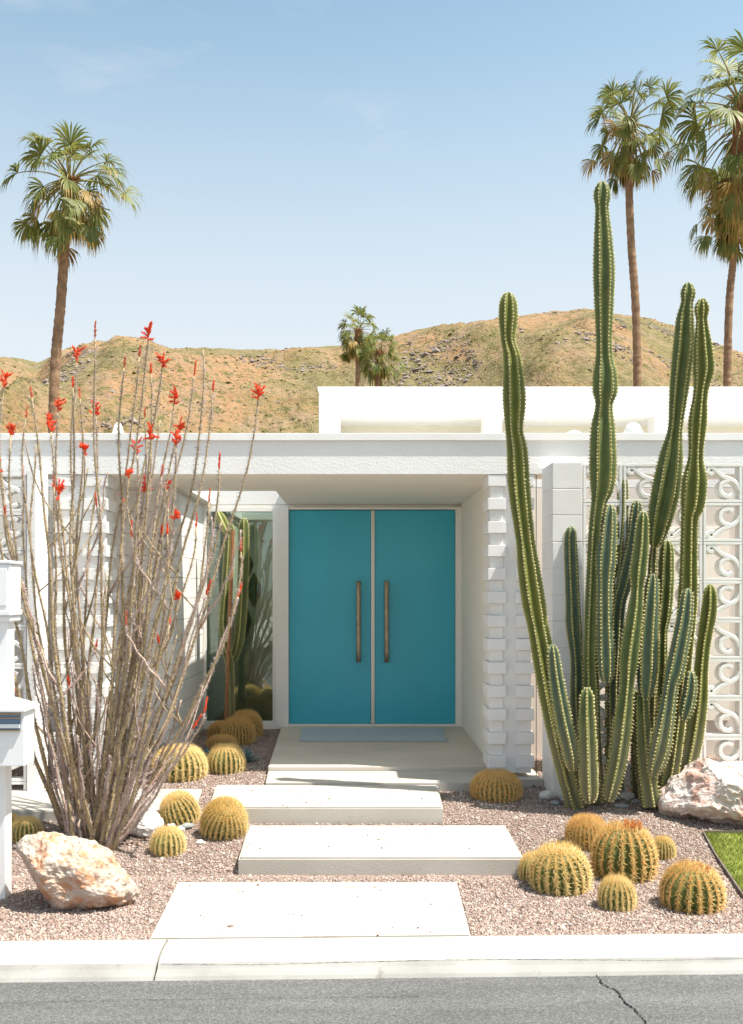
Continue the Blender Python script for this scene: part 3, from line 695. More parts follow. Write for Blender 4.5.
QP = mat('quartz_pink', (0.54, 0.44, 0.40), (0.62, 0.56, 0.52), 5, .75, 1.0, 24, bdist=.025, c3=(0.48, 0.29, 0.23), s3=8, m3=.50)
rock('boulder', [(17, 845), (24, 838), (42, 835), (55, 832), (66, 840), (75, 848), (95, 848), (112, 852), (122, 866), (134, 884), (138, 896), (126, 906), (104, 905), (88, 912), (68, 914), (56, 903), (44, 884), (30, 868), (20, 855)], 5.85, .22, QZ, 'large white quartz boulder with rusty orange patches by the kerb', 3, .034)
rock('boulder', [(657, 806), (670, 793), (683, 786), (690, 772), (697, 758), (712, 757), (735, 762), (752, 768), (775, 775), (800, 800), (790, 822), (740, 824), (700, 820), (668, 814)], 7.55, .42, QP, 'large pale pink quartz boulder at the right behind the cactus', 8, .05)
QW = mat('quartz_white', (0.78, 0.76, 0.73), (0.70, 0.67, 0.63), 6, .7, .6, 30)
rock('small_boulder', [(126, 832), (130, 816), (142, 808), (156, 810), (164, 822), (166, 834), (150, 840), (134, 840)], 7.15, .12, QW, 'small white quartz rock right of the ocotillo', 12, .02, sub=3, cat='rock')
GRK = mat('grey_stone', (0.34, 0.35, 0.34), (0.22, 0.23, 0.23), 12, .85, .5, 40)
PRK = mat('pale_stone', (0.62, 0.60, 0.56), (0.50, 0.48, 0.45), 12, .85, .5, 40)
stones = [(548, 796, 12, 6, PRK, 'pale flat stone left of the tall cactus foot'), (566, 800, 7, 5, GRK, 'dark grey stone touching the left foot of the tall cactus'), (556, 803, 6, 3, GRK, 'flat dark pebble below the pale stone left of the cactus'),
          (612, 799, 9, 4, GRK, 'dark stone between the cactus stems'), (627, 797, 9, 6, PRK, 'light grey stone between the cactus stems'), (637, 802, 7, 3, GRK, 'dark low stone at the cactus centre'), (622, 806, 8, 3, GRK, 'wide dark stone at the foot of the tall cactus'),
          (180, 829, 5, 2.5, PRK, 'little white stone under the paired barrel cacti, leftmost'), (188, 826, 7, 3.5, GRK, 'grey stone under the paired barrel cacti'), (205, 832, 5, 2, PRK, 'little white stone under the tilted barrel cactus'), (200, 842, 4, 1.6, PRK, 'small white chip on gravel near the stepping slab'), (172, 826, 5, 3, PRK, 'tan stone beside the white quartz rock')]
for i, (x, y, w, h, m, lb) in enumerate(stones):
    D = gd(y + h*.5)
    rock('stone', [(x + w*math.cos(t)*random.uniform(.8, 1.1), y + h*math.sin(t)*random.uniform(.8, 1.1)) for t in np.linspace(0, 6.28, 9)[:-1]], D, .05, m, lb, 20+i, .006, 'loose stones on the gravel', 2, 'stone')

# ------------------------------------------------------------ barrel cacti
BODY = mat('barrel_skin', (0.085, 0.12, 0.03), (0.13, 0.15, 0.04), 10, .6)
SPG = mat('golden_spine', (0.87, 0.63, 0.23), (0.91, 0.79, 0.44), 9, .5, transl=.25)
SPO = mat('amber_spine', (0.80, 0.50, 0.16), (0.86, 0.66, 0.30), 7, .5, transl=.25)
WOOL = mat('crown_wool', (0.84, 0.74, 0.44), (0.88, 0.82, 0.58), 30, .95, .8, 150)
TUFT = mat('fruit_tuft', (0.50, 0.16, 0.05), (0.62, 0.26, 0.09), 40, .9)
def barrel_meshes(seed, ribs, hh, dens, spm, sl=1.0):
    r = np.random.default_rng(seed); nt_, rows_ = ribs*6, 34
    def surf(th, ph):                          # ph 0 top .. 1 ground
        a_ = ph * math.pi * .70
        rad = np.sin(a_) ** .82; z = hh * (.52 + .52*np.cos(a_)) - .05*np.exp(-(a_/.22)**2)
        w = np.abs(((th * ribs / (2*math.pi)) % 1) - .5) * 2      # 1 on crest
        rad = rad * (.80 + .20 * w**.8) ; return rad*np.cos(th), rad*np.sin(th), z - .0
    mb = MB(); TH, PH = np.meshgrid(np.arange(nt_)*2*math.pi/nt_, np.linspace(.03, 1, rows_))
    x, y, z = surf(TH, PH); v = np.stack([x, y, z], -1).reshape(-1, 3)
    f = [(i*nt_+j, (i+1)*nt_+j, (i+1)*nt_+(j+1) % nt_, i*nt_+(j+1) % nt_) for i in range(rows_-1) for j in range(nt_)]
    mb.add(v, f); zmin = v[:, 2].min()
    B = []; T_ = []
    for k in range(ribs):
        th0 = k * 2*math.pi/ribs
        for ph in np.r_[np.linspace(.05, .3, int(6*dens)), np.linspace(.33, .99, int(14*dens))]:
            th = th0 + r.normal(0, .008); p = np.array(surf(np.array(th0), np.array(ph + r.normal(0, .006)))).astype(float)
            nrm = p - np.array([0, 0, hh*.36]); nrm /= np.linalg.norm(nrm)
            e1 = np.cross(nrm, [0, 0, 1.]); e1 /= np.linalg.norm(e1)+1e-9; e2 = np.cross(nrm, e1)
            m_ = 10
            for q in range(m_):
                a_ = q*2*math.pi/m_ + r.normal(0, .25); o_ = .95 if q else .1
                d = nrm*(.45 + r.uniform(-.1, .25)) + o_*(math.cos(a_)*e1 + math.sin(a_)*e2)
                if q == 0: d = nrm*1.0 + e2*.25
                d /= np.linalg.norm(d); ln = r.uniform(.13, .24)*sl * (1.0 if ph > .1 else .8)
                B.append(p - nrm*.01); T_.append(p + d*ln)
    sb = MB(); cones(sb, B, T_, .0115)
    wb = MB(); k = 30; W = []
    for i, rr_ in enumerate((0.0, .12, .22, .30)):
        for j in range(k): t = j*2*math.pi/k; W.append((rr_*math.cos(t), rr_*math.sin(t), hh*1.0 + (-.035, -.01, -.01, -.05)[i]))
    wb.add(W, [(i*k+j, (i+1)*k+j, (i+1)*k+(j+1) % k, i*k+(j+1) % k) for i in range(3) for j in range(k)])
    B = []; T_ = []
    for _ in range(420):
        t = r.uniform(0, 6.28); q = r.uniform(0, .30); b = np.array([q*math.cos(t), q*math.sin(t), hh - .03]); B.append(b); T_.append(b + np.array([math.cos(t)*q*.5 + r.normal(0, .03), math.sin(t)*q*.5 + r.normal(0, .03), r.uniform(.05, .12)]))
    cones(wb, B, T_, .008)
    out = []
    for nm, q, m in (('body', mb, BODY), ('spines', sb, spm), ('crown_wool', wb, WOOL)):
        o = q.build(nm, m, None, nm == 'body'); out.append((nm, o.data)); bpy.data.objects.remove(o)
    return out, zmin
BT = [barrel_meshes(1, 25, 1.25, .95, SPG), barrel_meshes(2, 23, 1.15, .85, SPG), barrel_meshes(3, 30, 1.05, 1.05, SPO), barrel_meshes(4, 18, 1.35, .8, SPO, 1.25), barrel_meshes(5, 19, 1.2, .9, SPG, 1.3)]
BGROUP = 'golden barrel cacti in the gravel'
def tuft(parent, n_, cx, cy, zt, spread, sc):
    for i in range(n_):
        mb = MB(); r = np.random.default_rng(90+i); x = cx + spread*math.cos(i*2.4)*math.sqrt((i+.5)/n_); y = cy + spread*math.sin(i*2.4)*math.sqrt((i+.5)/n_)
        B = []; T_ = []
        for _ in range(26): B.append((x, y, zt)); T_.append((x + r.normal(0, .4)*sc, y + r.normal(0, .4)*sc, zt + r.uniform(.5, 1.3)*sc))
        cones(mb, B, T_, .16*sc); tube(mb, [(x, y, zt-.5*sc), (x, y, zt+.35*sc), (x, y, zt+.6*sc)], [.22*sc, .34*sc, .14*sc], 7)
        o = mb.build('fruit', TUFT, parent)
def barrel(px, yb, hw, hpx, kind, label, tilt=(0, 0), rz=None, D=None, tf=None):
    tmp, zmin = BT[kind]
    r0 = hw / F * 6.5 * .9
    D = D or gd(yb - hw*.28) 
    rr_ = hw / F * D * .92; c = Vector(((px - VX)*D/F, D, gz(D)))
    hgt = hpx / F * D
    full = {0: 1.25, 1: 1.15, 2: 1.05, 3: 1.35, 4: 1.2}[kind]*1.04 - zmin
    e = empty('barrel_cactus', c, label, 'cactus', BGROUP)
    sz_ = max(.55, min(1.8, (hgt*.86) / (rr_*full)))
    e.scale = (rr_, rr_, rr_*sz_); e.rotation_euler = (tilt[0], tilt[1], rz if rz is not None else random.uniform(0, 6))
    e.location.z -= zmin*rr_*sz_ + .012
    for nm, d in tmp:
        o = bpy.data.objects.new(nm, d); COL.objects.link(o); o.parent = e
    if tf: tuft(e, *tf)
    return e
barrel(624, 885, 33, 60, 3, 'biggest barrel cactus of the right hand cluster, crowned with brown fruits', rz=.2, tf=(9, .18, -.20, 1.42, .34, .12))
barrel(587, 851, 22, 34, 2, 'barrel cactus behind and left of the fruiting big one')
barrel(663, 860, 13, 27, 1, 'small barrel cactus half hidden behind the right of the big fruiting one')
barrel(535, 884, 17, 37, 1, 'small barrel cactus tucked behind the round one beside the stepping slab')
barrel(562, 897, 31, 50, 4, 'round golden barrel cactus nearest the stepping slab in the right hand cluster', tilt=(.12, 0))
barrel(617, 913, 19, 40, 4, 'smallest front barrel cactus, alone near the kerb')
barrel(691, 915, 32, 50, 3, 'barrel cactus near the lawn edging with two brown fruits', tilt=(.1, 0), rz=.1, tf=(3, .36, -.14, 1.36, .14, .12))
barrel(496, 794, 26, 30, 2, 'shaded barrel cactus below the stacked block pillar', D=8.04)
barrel(180, 785, 28, 37, 0, 'wide sunlit barrel cactus right beside the ocotillo')
barrel(226, 777, 20, 31, 1, 'sunlit barrel cactus at the front of the bed by the porch')
barrel(187, 826, 20, 35, 1, 'left barrel cactus of the leaning pair by the slab', tilt=(.15, -.35), rz=0)
barrel(221, 836, 24, 45, 0, 'barrel cactus tilted towards the street, right of the leaning pair', tilt=(.55, .22), rz=0)
barrel(168, 857, 18, 29, 4, 'small ribbed barrel cactus alone on the gravel left of the slabs')
barrel(227, 743, 20, 19, 2, 'dark amber barrel cactus in the shade in front of the stake')
barrel(222, 753, 16, 16, 2, 'low green barrel cactus wedged between two in the porch bed')
barrel(238, 739, 18, 29, 2, 'shaded barrel cactus at the foot of the stake', D=10.35)
barrel(246, 735, 17, 30, 2, 'rearmost barrel cactus against the tall window', D=10.85)
barrel(26, 843, 17, 25, 1, 'barrel cactus behind the boulder at the left edge')
barrel(9, 838, 13, 24, 1, 'barrel cactus behind the mailbox post at the left edge')

# agaves in the bed
AG = mat('agave_leaf', (0.10, 0.20, 0.20), (0.16, 0.27, 0.27), 8, .5)
def agave(px, py, D, rad, label, nl=26):
    c = at(px, py, D); c.z = gz(D); t = empty('agave', c, label, 'agave', 'blue agaves in the shaded bed'); mb = MB(); r = random.Random(int(px))
    for i in range(nl):
        az = i*2.4; el = R(15 + 65*(i/nl)); L_ = rad*r.uniform(.8, 1.05); d = Vector((math.cos(az)*math.cos(el), math.sin(az)*math.cos(el), math.sin(el))); s = Vector((-math.sin(az), math.cos(az), 0)); v = []
        for t_i, w in ((0, .10), (.4, .14), (.75, .085), (1, .003)):
            p = d*L_*t_i; v += [p - s*w*rad*1.0 + Vector((0, 0, .03*rad)), p - Vector((0, 0, .03*rad)), p + s*w*rad*1.0 + Vector((0, 0, .03*rad))]
        f = [(k*3+j, k*3+j+1, (k+1)*3+j+1, (k+1)*3+j) for k in range(3) for j in range(2)]; mb.add([tuple(q) for q in v], f)
    mb.build('leaves', AG, t)
agave(158, 765, 9.35, .20, 'blue green agave behind the widest left barrel cactus')
agave(205, 768, 9.3, .14, 'blue green agave between the two sunlit barrels of the porch bed')
agave(246, 752, 9.25, .14, 'blue green agave at the edge of the porch slab')

# ------------------------------------------------------------ columnar cactus
CREST = mat('cereus_rib_edge', (0.20, 0.21, 0.055), (0.28, 0.27, 0.08), 20, .6)
def cmat(name, a, b):
    m = mat(name, a, b, 9, .55, .15, 60, spec=.35, bdist=.003, c3=(a[0]*1.7, a[1]*1.25, a[2]*1.1), s3=4, m3=.58)
    # grey cork creeping up from the foot of old stems, and scattered scars
    n = m.node_tree.nodes; l = m.node_tree.links; b_ = n['Principled BSDF']; src = b_.inputs['Base Color'].links[0].from_socket
    t = n.new('ShaderNodeTexCoord'); sp = n.new('ShaderNodeSeparateXYZ'); l.new(t.outputs['Object'], sp.inputs[0])
    nn = n.new('ShaderNodeTexNoise'); nn.inputs['Scale'].default_value = 7; nn.inputs['Detail'].default_value = 8; l.new(t.outputs['Object'], nn.inputs[0])
    ma = n.new('ShaderNodeMath'); ma.operation = 'MULTIPLY_ADD'; ma.inputs[1].default_value = -1.3; l.new(nn.outputs[0], ma.inputs[0]); l.new(sp.outputs[2], ma.inputs[2])
    mr = n.new('ShaderNodeMapRange'); mr.inputs[1].default_value = -.42; mr.inputs[2].default_value = .10; mr.inputs[3].default_value = .85; mr.inputs[4].default_value = 0; l.new(ma.outputs[0], mr.inputs[0])
    x = n.new('ShaderNodeMix'); x.data_type = 'RGBA'; l.new(mr.outputs[0], x.inputs[0]); l.new(src, x.inputs[6]); x.inputs[7].default_value = (.19, .185, .105, 1)
    l.new(x.outputs[2], b_.inputs['Base Color']); return m
CG = cmat('cereus_green', (0.080, 0.110, 0.036), (0.115, 0.145, 0.045)); CB = cmat('cereus_blue', (0.075, 0.115, 0.074), (0.105, 0.145, 0.090))
CY = cmat('cereus_olive', (0.105, 0.125, 0.024), (0.145, 0.155, 0.030)); CW = mat('cereus_wood', (0.17, 0.135, 0.08), (0.13, 0.15, 0.06), 9, .8, .4, 40)
ARE = mat('areole', (0.84, 0.74, 0.46), (0.78, 0.64, 0.36), 20, .8)
def cereus_stem(parent, path, D, m, ribs=6, tips=True, dlean=0.0, seed=0, base_round=False, spines=True):
    r = np.random.default_rng(seed); pts_ = []
    H0 = path[-1][1]; H1 = path[0][1]
    for x, y, w in path:
        d = D + dlean * (H0 - y) / max(1, (H0 - H1)); p = at(x, y, d); pts_.append((p.x, p.y, p.z, w * d / F))
    w_ = np.array([q[3] for q in pts_]); wm = w_.copy(); wm[1:-1] = (w_[:-2]+w_[1:-1]*.5+w_[2:])/2.5; w_ = np.clip(w_ + .05*(w_-wm), w_*.72, w_*1.25)
    pts_ = [(q[0], q[1], q[2], k_) for q, k_ in zip(pts_, w_)]
    A = np.array(pts_)[::-1]                    # from the foot up
    ln = np.linalg.norm(np.diff(A[:, :3], axis=0), axis=1).sum(); n_ = max(30, int(ln / .0085)); Q = spl(A, n_)
    P, W = Q[:, :3], np.maximum(Q[:, 3], .006)
    s_ = np.linspace(0, ln, n_); top = np.clip((ln - s_) / (W[-1]*1.6), 0, 1); W = W * np.sqrt(1 - (1-top)**2 * .995)
    if base_round: bt = np.clip(s_ / (W[3]*1.8), 0, 1); W = W * np.sqrt(1 - (1-bt)**2*.98)
    T, U, V_ = frames(P); k = ribs*8; th = np.arange(k)*2*math.pi/k + r.uniform(0, 1)
    w = np.abs(((np.arange(k)/8.0) % 1) - .5)*2                  # crest at 1
    prof = .50 + .50*(w**1.1)
    ph = (s_ / .027)
    notch = 1 - .10*(w[None, :] > .9) * (.5 + .5*np.cos(2*math.pi*ph))[:, None] * (W[:, None] > .02)
    rad = W[:, None] * prof[None, :] * notch * .97
    a_ = th[None, :]
    ring = P[:, None, :] + rad[..., None]*(np.cos(a_)[..., None]*U[:, None, :] + np.sin(a_)[..., None]*V_[:, None, :])
    f = [(i*k+j, i*k+(j+1) % k, (i+1)*k+(j+1) % k, (i+1)*k+j) for i in range(n_-1) for j in range(k)]; f.append(tuple(range(k))[::-1]); f.append(tuple((n_-1)*k+j for j in range(k)))
    mb = MB(); mb.add(ring.reshape(-1, 3), f); mb.mi = [1 if (q < (n_-1)*k and (q % k) % 8 in (0, 7)) else 0 for q in range(len(f))]
    st = mb.build('stem', [m, CREST], None, True)
    B = []; T_ = []
    sb = MB(); cr = [j for j in range(k) if w[j] > .99]; idx = [int(i) for i in np.arange(2, n_-1, .027/(ln/n_))]
    bl = []
    for j in cr:
        for i in idx:
            p = ring[i, j]; o_ = (p - P[i]); o_ /= np.linalg.norm(o_)+1e-9; q = W[i]
            e1 = np.cross(o_, T[i]); bl.append(p)
            for _ in range(5):
                d = o_*r.uniform(.3, 1.0) + e1*r.normal(0, .7) + T[i]*r.normal(0, .7); d /= np.linalg.norm(d); B.append(p); T_.append(p + d*r.uniform(.008, .019))
    if not spines:
        st.parent = parent; st.matrix_parent_inverse = Matrix.Translation(-parent.location); return st
    cones(sb, B, T_, .0011)
    bl = np.array(bl); oo = oc*.0050; Vb = (bl[:, None, :] + oo[None]*r.uniform(.8, 1.25, (len(bl), 1, 1))).reshape(-1, 3); Fb = (of[None] + (np.arange(len(bl))*6)[:, None, None]).reshape(-1, 3)
    sb.add(Vb, Fb.tolist())
    so = sb.build('spines', ARE, st)
    if parent:
        st.parent = parent; st.matrix_parent_inverse = Matrix.Translation(-parent.location)
    return st
cc = gp(625, 806)
cact = empty('columnar_cactus', cc, 'tall clump of ribbed columnar cactus stems right of the entrance', 'cactus')
ST = [
 ([(508,292,9),(508,318,10.5),(508,341,8),(512,360,10),(514,400,12.5),(514,430,9.8),(517,452,11.5),(519,490,12),(525,540,10.5),(528,565,12),(533,600,13),(538,628,11.5),(543,655,12.5),(551,700,12.5),(558,735,12),(568,775,12),(577,808,11.5)], 7.75, CY, .0, 7, False),
 ([(552,644,6),(556,680,8.5),(563,720,10),(571,755,9.5),(573,772,7)], 7.58, CB, 0, 6, True),
 ([(587,687,7),(587,710,9),(588,750,10.5),(589,785,10.5),(590,804,8)], 7.55, CG, 0, 6, True),
 ([(571,526,6),(571,550,7.5),(573,600,8),(574,625,8.8),(577,660,7),(578,700,8.5),(581,745,9),(583,795,8)], 8.0, CB, 0, 6, False),
 ([(602,181,7.5),(602,196,9),(602,209,7.3),(603,235,9.5),(604,270,11.5),(604,300,10.5),(604,350,8.7),(605,375,13),(605,392,13),(604,406,9.5),(603,430,13),(603,465,14.5),(602,488,12.5),(599,503,8.5),(596,530,8),(593,590,8),(591,650,7.8),(592,700,8.5),(594,750,8),(597,802,9)], 7.82, CG, -.35, 6, False),
 ([(610,504,6),(608,530,9.3),(606,560,10.5),(605,583,8.2),(605,620,8.2),(606,660,9),(607,684,6)], 7.62, CB, 0, 6, True),
 ([(623,477,5.5),(622,520,6.8),(618,570,7.5),(616,620,7),(612,690,7.5),(611,800,7.5)], 8.05, CG, 0, 6, False),
 ([(637,500,5.5),(633,540,7.5),(625,580,8.5),(619,605,7),(616,650,7),(614,700,7),(618,790,7)], 7.98, CB, 0, 6, False),
 ([(643,511,6.3),(641,545,9),(638,572,9.6),(637,590,7.2),(635,612,9.5),(629,655,11.5),(627,685,8.5),(623,720,11),(618,757,11),(612,785,9.5),(608,802,7)], 7.6, CG, 0, 6, True),
 ([(688,282,6.5),(688,294,7.8),(687,303,6.6),(685,320,9.5),(684,345,11.5),(681,372,11),(678,400,9.5),(675,430,8),(671,457,12.5),(666,490,15),(660,520,13),(656,540,8.5),(654,549,5)], 7.86, CG, -.25, 6, True),
 ([(654,545,4.5),(652,580,5),(652,640,6),(650,700,7),(648,760,8),(650,802,8)], 7.9, CW, 0, 6, False),
 ([(702,298,6.5),(702,310,8),(702,321,6.3),(703,345,10),(704,370,11.5),(701,392,8),(698,422,10),(696,456,8.3),(695,480,13.5),(693,505,13),(690,520,9.5),(689,560,9.5),(688,600,10.5),(684,650,10),(679,700,10),(673,750,10),(667,790,10),(664,804,9)], 7.76, CY, -.25, 7, False),
 ([(710,584,6.5),(709,610,9),(704,642,8),(701,670,8.3),(699,700,10),(694,735,11),(688,765,10),(682,792,8)], 7.82, CY, 0, 6, False),
 ([(688,588,5.8),(685,618,8.5),(680,645,9.5),(675,670,10),(671,686,8),(667,712,9),(661,745,11),(656,765,9),(653,778,6)], 7.52, CB, 0, 6, True),
 ([(691,671,5.5),(690,690,7.5),(687,706,7.5),(683,722,5)], 7.55, CB, 0, 6, True),
 ([(653,573,5.3),(651,600,8.8),(648,640,11),(647,672,11),(646,690,8.5),(646,701,5.5)], 7.62, CB, 0, 6, True),
 ([(641,690,7),(642,720,8.5),(644,755,10),(648,785,10.5),(651,806,11)], 7.66, CG, 0, 6, False),
 ([(667,540,7),(666,580,8.5),(664,612,8),(662,632,6),(661,665,7),(660,700,7),(660,798,7)], 8.0, CG, 0, 6, False),
 ([(636,690,7),(637,740,7.5),(638,800,7.5)], 8.02, CG, 0, 6, False),
 ([(574,675,5),(575,700,6),(577,760,6.5),(578,800,6)], 8.1, CG, 0, 6, False),
]
for i, (path, D, m, dl, rb, br) in enumerate(ST): cereus_stem(cact, path, D, m, rb, dlean=dl, seed=i, base_round=br)
# staked cactus by the window
scl = at(230, 735, 10.9); scl.z = gz(10.9)
sc2 = empty('columnar_cactus', scl, 'young two armed columnar cactus tied to a stake before the window', 'cactus')
CYY = cmat('cereus_pale', (0.28, 0.30, 0.09), (0.36, 0.38, 0.15))
cereus_stem(sc2, [(244, 518, 5), (244, 545, 6), (243, 580, 6), (241, 620, 6), (238, 645, 5), (233, 660, 4)], 10.95, CG, 5, seed=41)
cereus_stem(sc2, [(230, 523, 4.5), (230, 545, 6), (228, 580, 6.2), (225, 620, 6.2), (226, 645, 5.5), (230, 665, 4.5), (231, 700, 4.5), (231, 730, 5)], 10.9, CG, 5, seed=42)
cereus_stem(sc2, [(218, 511, 3.5), (222, 519, 5.5), (228, 532, 5.5)], 10.86, CYY, 5, seed=43, spines=False)
WOOD = mat('stake_wood', (0.26, 0.12, 0.055), (0.34, 0.17, 0.08), 20, .8, .3, 80)
p0, p1 = at(225.5, 731, 10.72), at(233, 530, 10.76); mb = MB(); tube(mb, [p0, (p0+p1)/2, p1], .021, 8); o = mb.build('wooden_stake', WOOD); tag(o, 'reddish brown wooden stake holding up the young cactus by the window', 'stake')

# ------------------------------------------------------------ ocotillo
OC = mat('ocotillo_bark', (0.33, 0.24, 0.12), (0.48, 0.38, 0.22), 30, .85, .8, 60, c3=(0.14, 0.10, 0.07), s3=42, m3=.54)
OY = mat('ocotillo_young', (0.42, 0.27, 0.20), (0.52, 0.42, 0.34), 22, .85, .4, 60)
TH_ = mat('ocotillo_thorn', (0.56, 0.48, 0.47), (0.36, 0.27, 0.26), 9, .7)
FL = mat('ocotillo_flower', (0.84, 0.085, 0.03), (0.88, 0.16, 0.06), 30, .6, transl=.3)
FB = mat('ocotillo_bud', (0.72, 0.16, 0.08), (0.66, 0.22, 0.13), 30, .7, transl=.2)
ob = gp(95, 838); oco = empty('ocotillo', ob, 'large thorny ocotillo with bare grey canes and red flower tips', 'ocotillo')
def op(o): o.parent = oco; o.matrix_parent_inverse = Matrix.Translation(-oco.location); return o
def flower(tipP, d, size, big, parent, r):
    mb = MB(); d = np.array(d)/np.linalg.norm(d); B = []; T_ = []; L_ = size*(.9 if big else .95)
    spikes = [(np.zeros(3), d, L_)]
    if big:
        for _ in range(int(r.integers(7, 12))):
            o_ = r.normal(0, 1, 3); o_[0] *= 1.6; o_ /= np.linalg.norm(o_); e_ = o_*.9 + d*.8; e_ /= np.linalg.norm(e_); spikes.append((d*L_*r.uniform(0, .75), e_, L_*r.uniform(.28, .6)))
    for p0_, e_, l_ in spikes:
        tube(mb, [tipP + p0_, tipP + p0_ + e_*l_*.5, tipP + p0_ + e_*l_], [.0035, .006, .0015], 5)
        for _ in range(26 if big else 44):
            t = r.uniform(.05, 1); b = tipP + p0_ + e_*l_*t; o_ = r.normal(0, 1, 3); o_ /= np.linalg.norm(o_)
            B.append(b); T_.append(b + (o_*.75 + e_*.8)*r.uniform(.012, .024)*(1.15-.5*t))
    cones(mb, B, T_, .0052)
    o = mb.build('flower_cluster', FL if big or r.uniform() < .5 else FB, parent)
def cane(b, t, w0, w1, r, p=1.3, fl=0, young=False, nsp=1.0, wob=.02):
    b = np.array(b, float); t = np.array(t, float); n_ = 26; s = np.linspace(0, 1, n_)[:, None]
    P = b + (t - b)*s; fx = 1-(1-s[:, 0])**p; P[:, 0] = b[0] + (t[0]-b[0])*fx; P[:, 1] = b[1] + (t[1]-b[1])*fx
    k = r.uniform(0, 6, 4); L_ = np.linalg.norm(t-b)
    P[:, 0] += wob*L_*.5*(np.sin(s[:, 0]*7+k[0])-math.sin(k[0]))*s[:, 0]*.6 + .006*np.sin(s[:, 0]*23+k[1]); P[:, 1] += wob*L_*.5*np.sin(s[:, 0]*6+k[2])*s[:, 0]*.6
    e = P[-1] - t; P -= e*s**2
    rad = w0 + (w1-w0)*s[:, 0]**.8; rad = rad*(1+.12*np.sin(s[:, 0]*40+k[3]))
    ftips = []; mb = MB(); tube(mb, P, rad, 7, 0)
    n2 = int(L_*330*nsp); q = r.uniform(0.02, .995, n2)*(n_-1); i = np.floor(q).astype(int); fr_ = (q-i)[:, None]; c = P[i]*(1-fr_) + P[i+1]*fr_; rr_ = rad[i]
    T, U, V_ = frames(P); a = r.uniform(0, 6.28, n2)[:, None]; o_ = np.cos(a)*U[i] + np.sin(a)*V_[i]
    base = c + o_*rr_[:, None]*.9; tip = base + (o_ + T[i]*r.normal(0.1, .35, (n2, 1)))*r.uniform(.010, .027, (n2, 1)); cones(mb, base, tip, .0020, 1)
    if L_ > 1.0:
        for _ in range(int(r.choice([0, 1, 2, 3], p=[.4, .35, .2, .05]))):
            k_ = int(r.integers(5, 20)); b_ = P[k_]; l2 = r.uniform(.25, .9); dv = np.array([r.normal(0, .42), r.normal(0, .25), 1.0]); dv /= np.linalg.norm(dv)
            ss = np.linspace(0, 1, 12)[:, None]; bow = np.array([np.sign(dv[0])*r.uniform(.02, .10), 0, -.02]); Q = b_ + dv*l2*ss + bow*np.sin(ss*3.14)*l2
            if Q[-1][2] > 3.15: continue
            tube(mb, Q, np.linspace(min(.009, rad[k_]*.7), .0038, 12), 6, 0); m2 = int(l2*240); q2 = r.integers(0, 11, m2); fr2 = r.uniform(0, 1, (m2, 1)); c2 = Q[q2]*(1-fr2) + Q[q2+1]*fr2
            o2 = r.normal(0, 1, (m2, 3)); o2 /= np.linalg.norm(o2, axis=1)[:, None]; cones(mb, c2, c2 + o2*r.uniform(.010, .024, (m2, 1)), .0019, 1)
            if r.uniform() < .22: ftips.append((Q[-1], Q[-1]-Q[-2]))
    st = op(mb.build('cane', [OY if young else OC, TH_], None, True))
    for a_, b_ in ftips: flower(a_, b_, .07, r.uniform() < .4, st, r)
    if fl: flower(P[-1], P[-1]-P[-3], {1: .075, 2: .12, 3: .11}[fl], fl == 2 or (fl == 1 and r.uniform() < .35), st, r)
    return P
TOPS = [(4,388,2),(11,435,1),(26,418,1),(32,398,1),(51,432,2),(58,412,2),(73,388,1),(77,363,2),(80,399,1),(95,338,3),(96,416,2),(124,368,1),(139,357,1),(148,340,2),(151,374,1),(162,368,2),(174,404,2),(178,432,2),(194,376,3),(203,350,0),(213,391,1),(258,400,2),(149,440,2),(176,446,2),(145,418,1),(23,480,3),(59,496,2),(54,487,1),(137,455,2),(144,492,2),(167,490,1),(168,508,1),(219,470,3),(209,503,3),(196,528,3),(241,552,3),(206,595,3),(238,597,3),(204,713,3),(193,729,3),(97,508,3),(-6,470,2),(-12,520,0),(-4,430,0),(36,445,0),(160,420,0),(222,520,0)]
r = np.random.default_rng(21); CP = []
for i, (tx, ty, fl) in enumerate(TOPS):
    u = (tx - 100)/160.0
    bx_ = 93 + u*20 + r.normal(0, 7); Db = 7.05 + r.uniform(-.22, .18); zb = gz(Db) - .02
    b = np.array([(bx_ - VX)*Db/F, Db, zb]); Dt = 7.05 + r.uniform(-.55, .45); t = np.array(at(tx, ty, Dt))
    low = ty > 580
    P = cane(b, t, .0165*r.uniform(.7, 1.15) if not low else .010, .0048, r, (1.0 + r.uniform(0, .55) + (.3 if u < 0 else 0)) if not low else 1.25, fl, young=low, wob=.055)
    CP.append(P)
for i in range(14):                             # forks and thin side shoots
    P = CP[int(r.integers(0, 34))]; k = int(r.integers(9, 18)); b = P[k]; sgn = r.choice([-1, 1])
    t = b + np.array([sgn*r.uniform(.12, .45), r.uniform(-.2, .2), r.uniform(.35, .95)]); t[2] = min(t[2], 3.1)
    cane(b, t, .0085, .004, r, 1.5, int(r.choice([0, 3, 1], p=[.6, .25, .15])), young=True, wob=.05)
for i in range(27):                             # short shoots at the foot
    tx = 30 + r.uniform(0, 160); b = np.array([(95 + (tx-100)*.3 - VX)*7.0/F, 7.0 + r.uniform(-.2, .15), gz(7.)-.02]); t = np.array(at(tx, r.uniform(640, 800), 7.0 + r.uniform(-.35, .3)))
    cane(b, t, .012, .004, r, 1.2, 0, young=True, nsp=1.5)

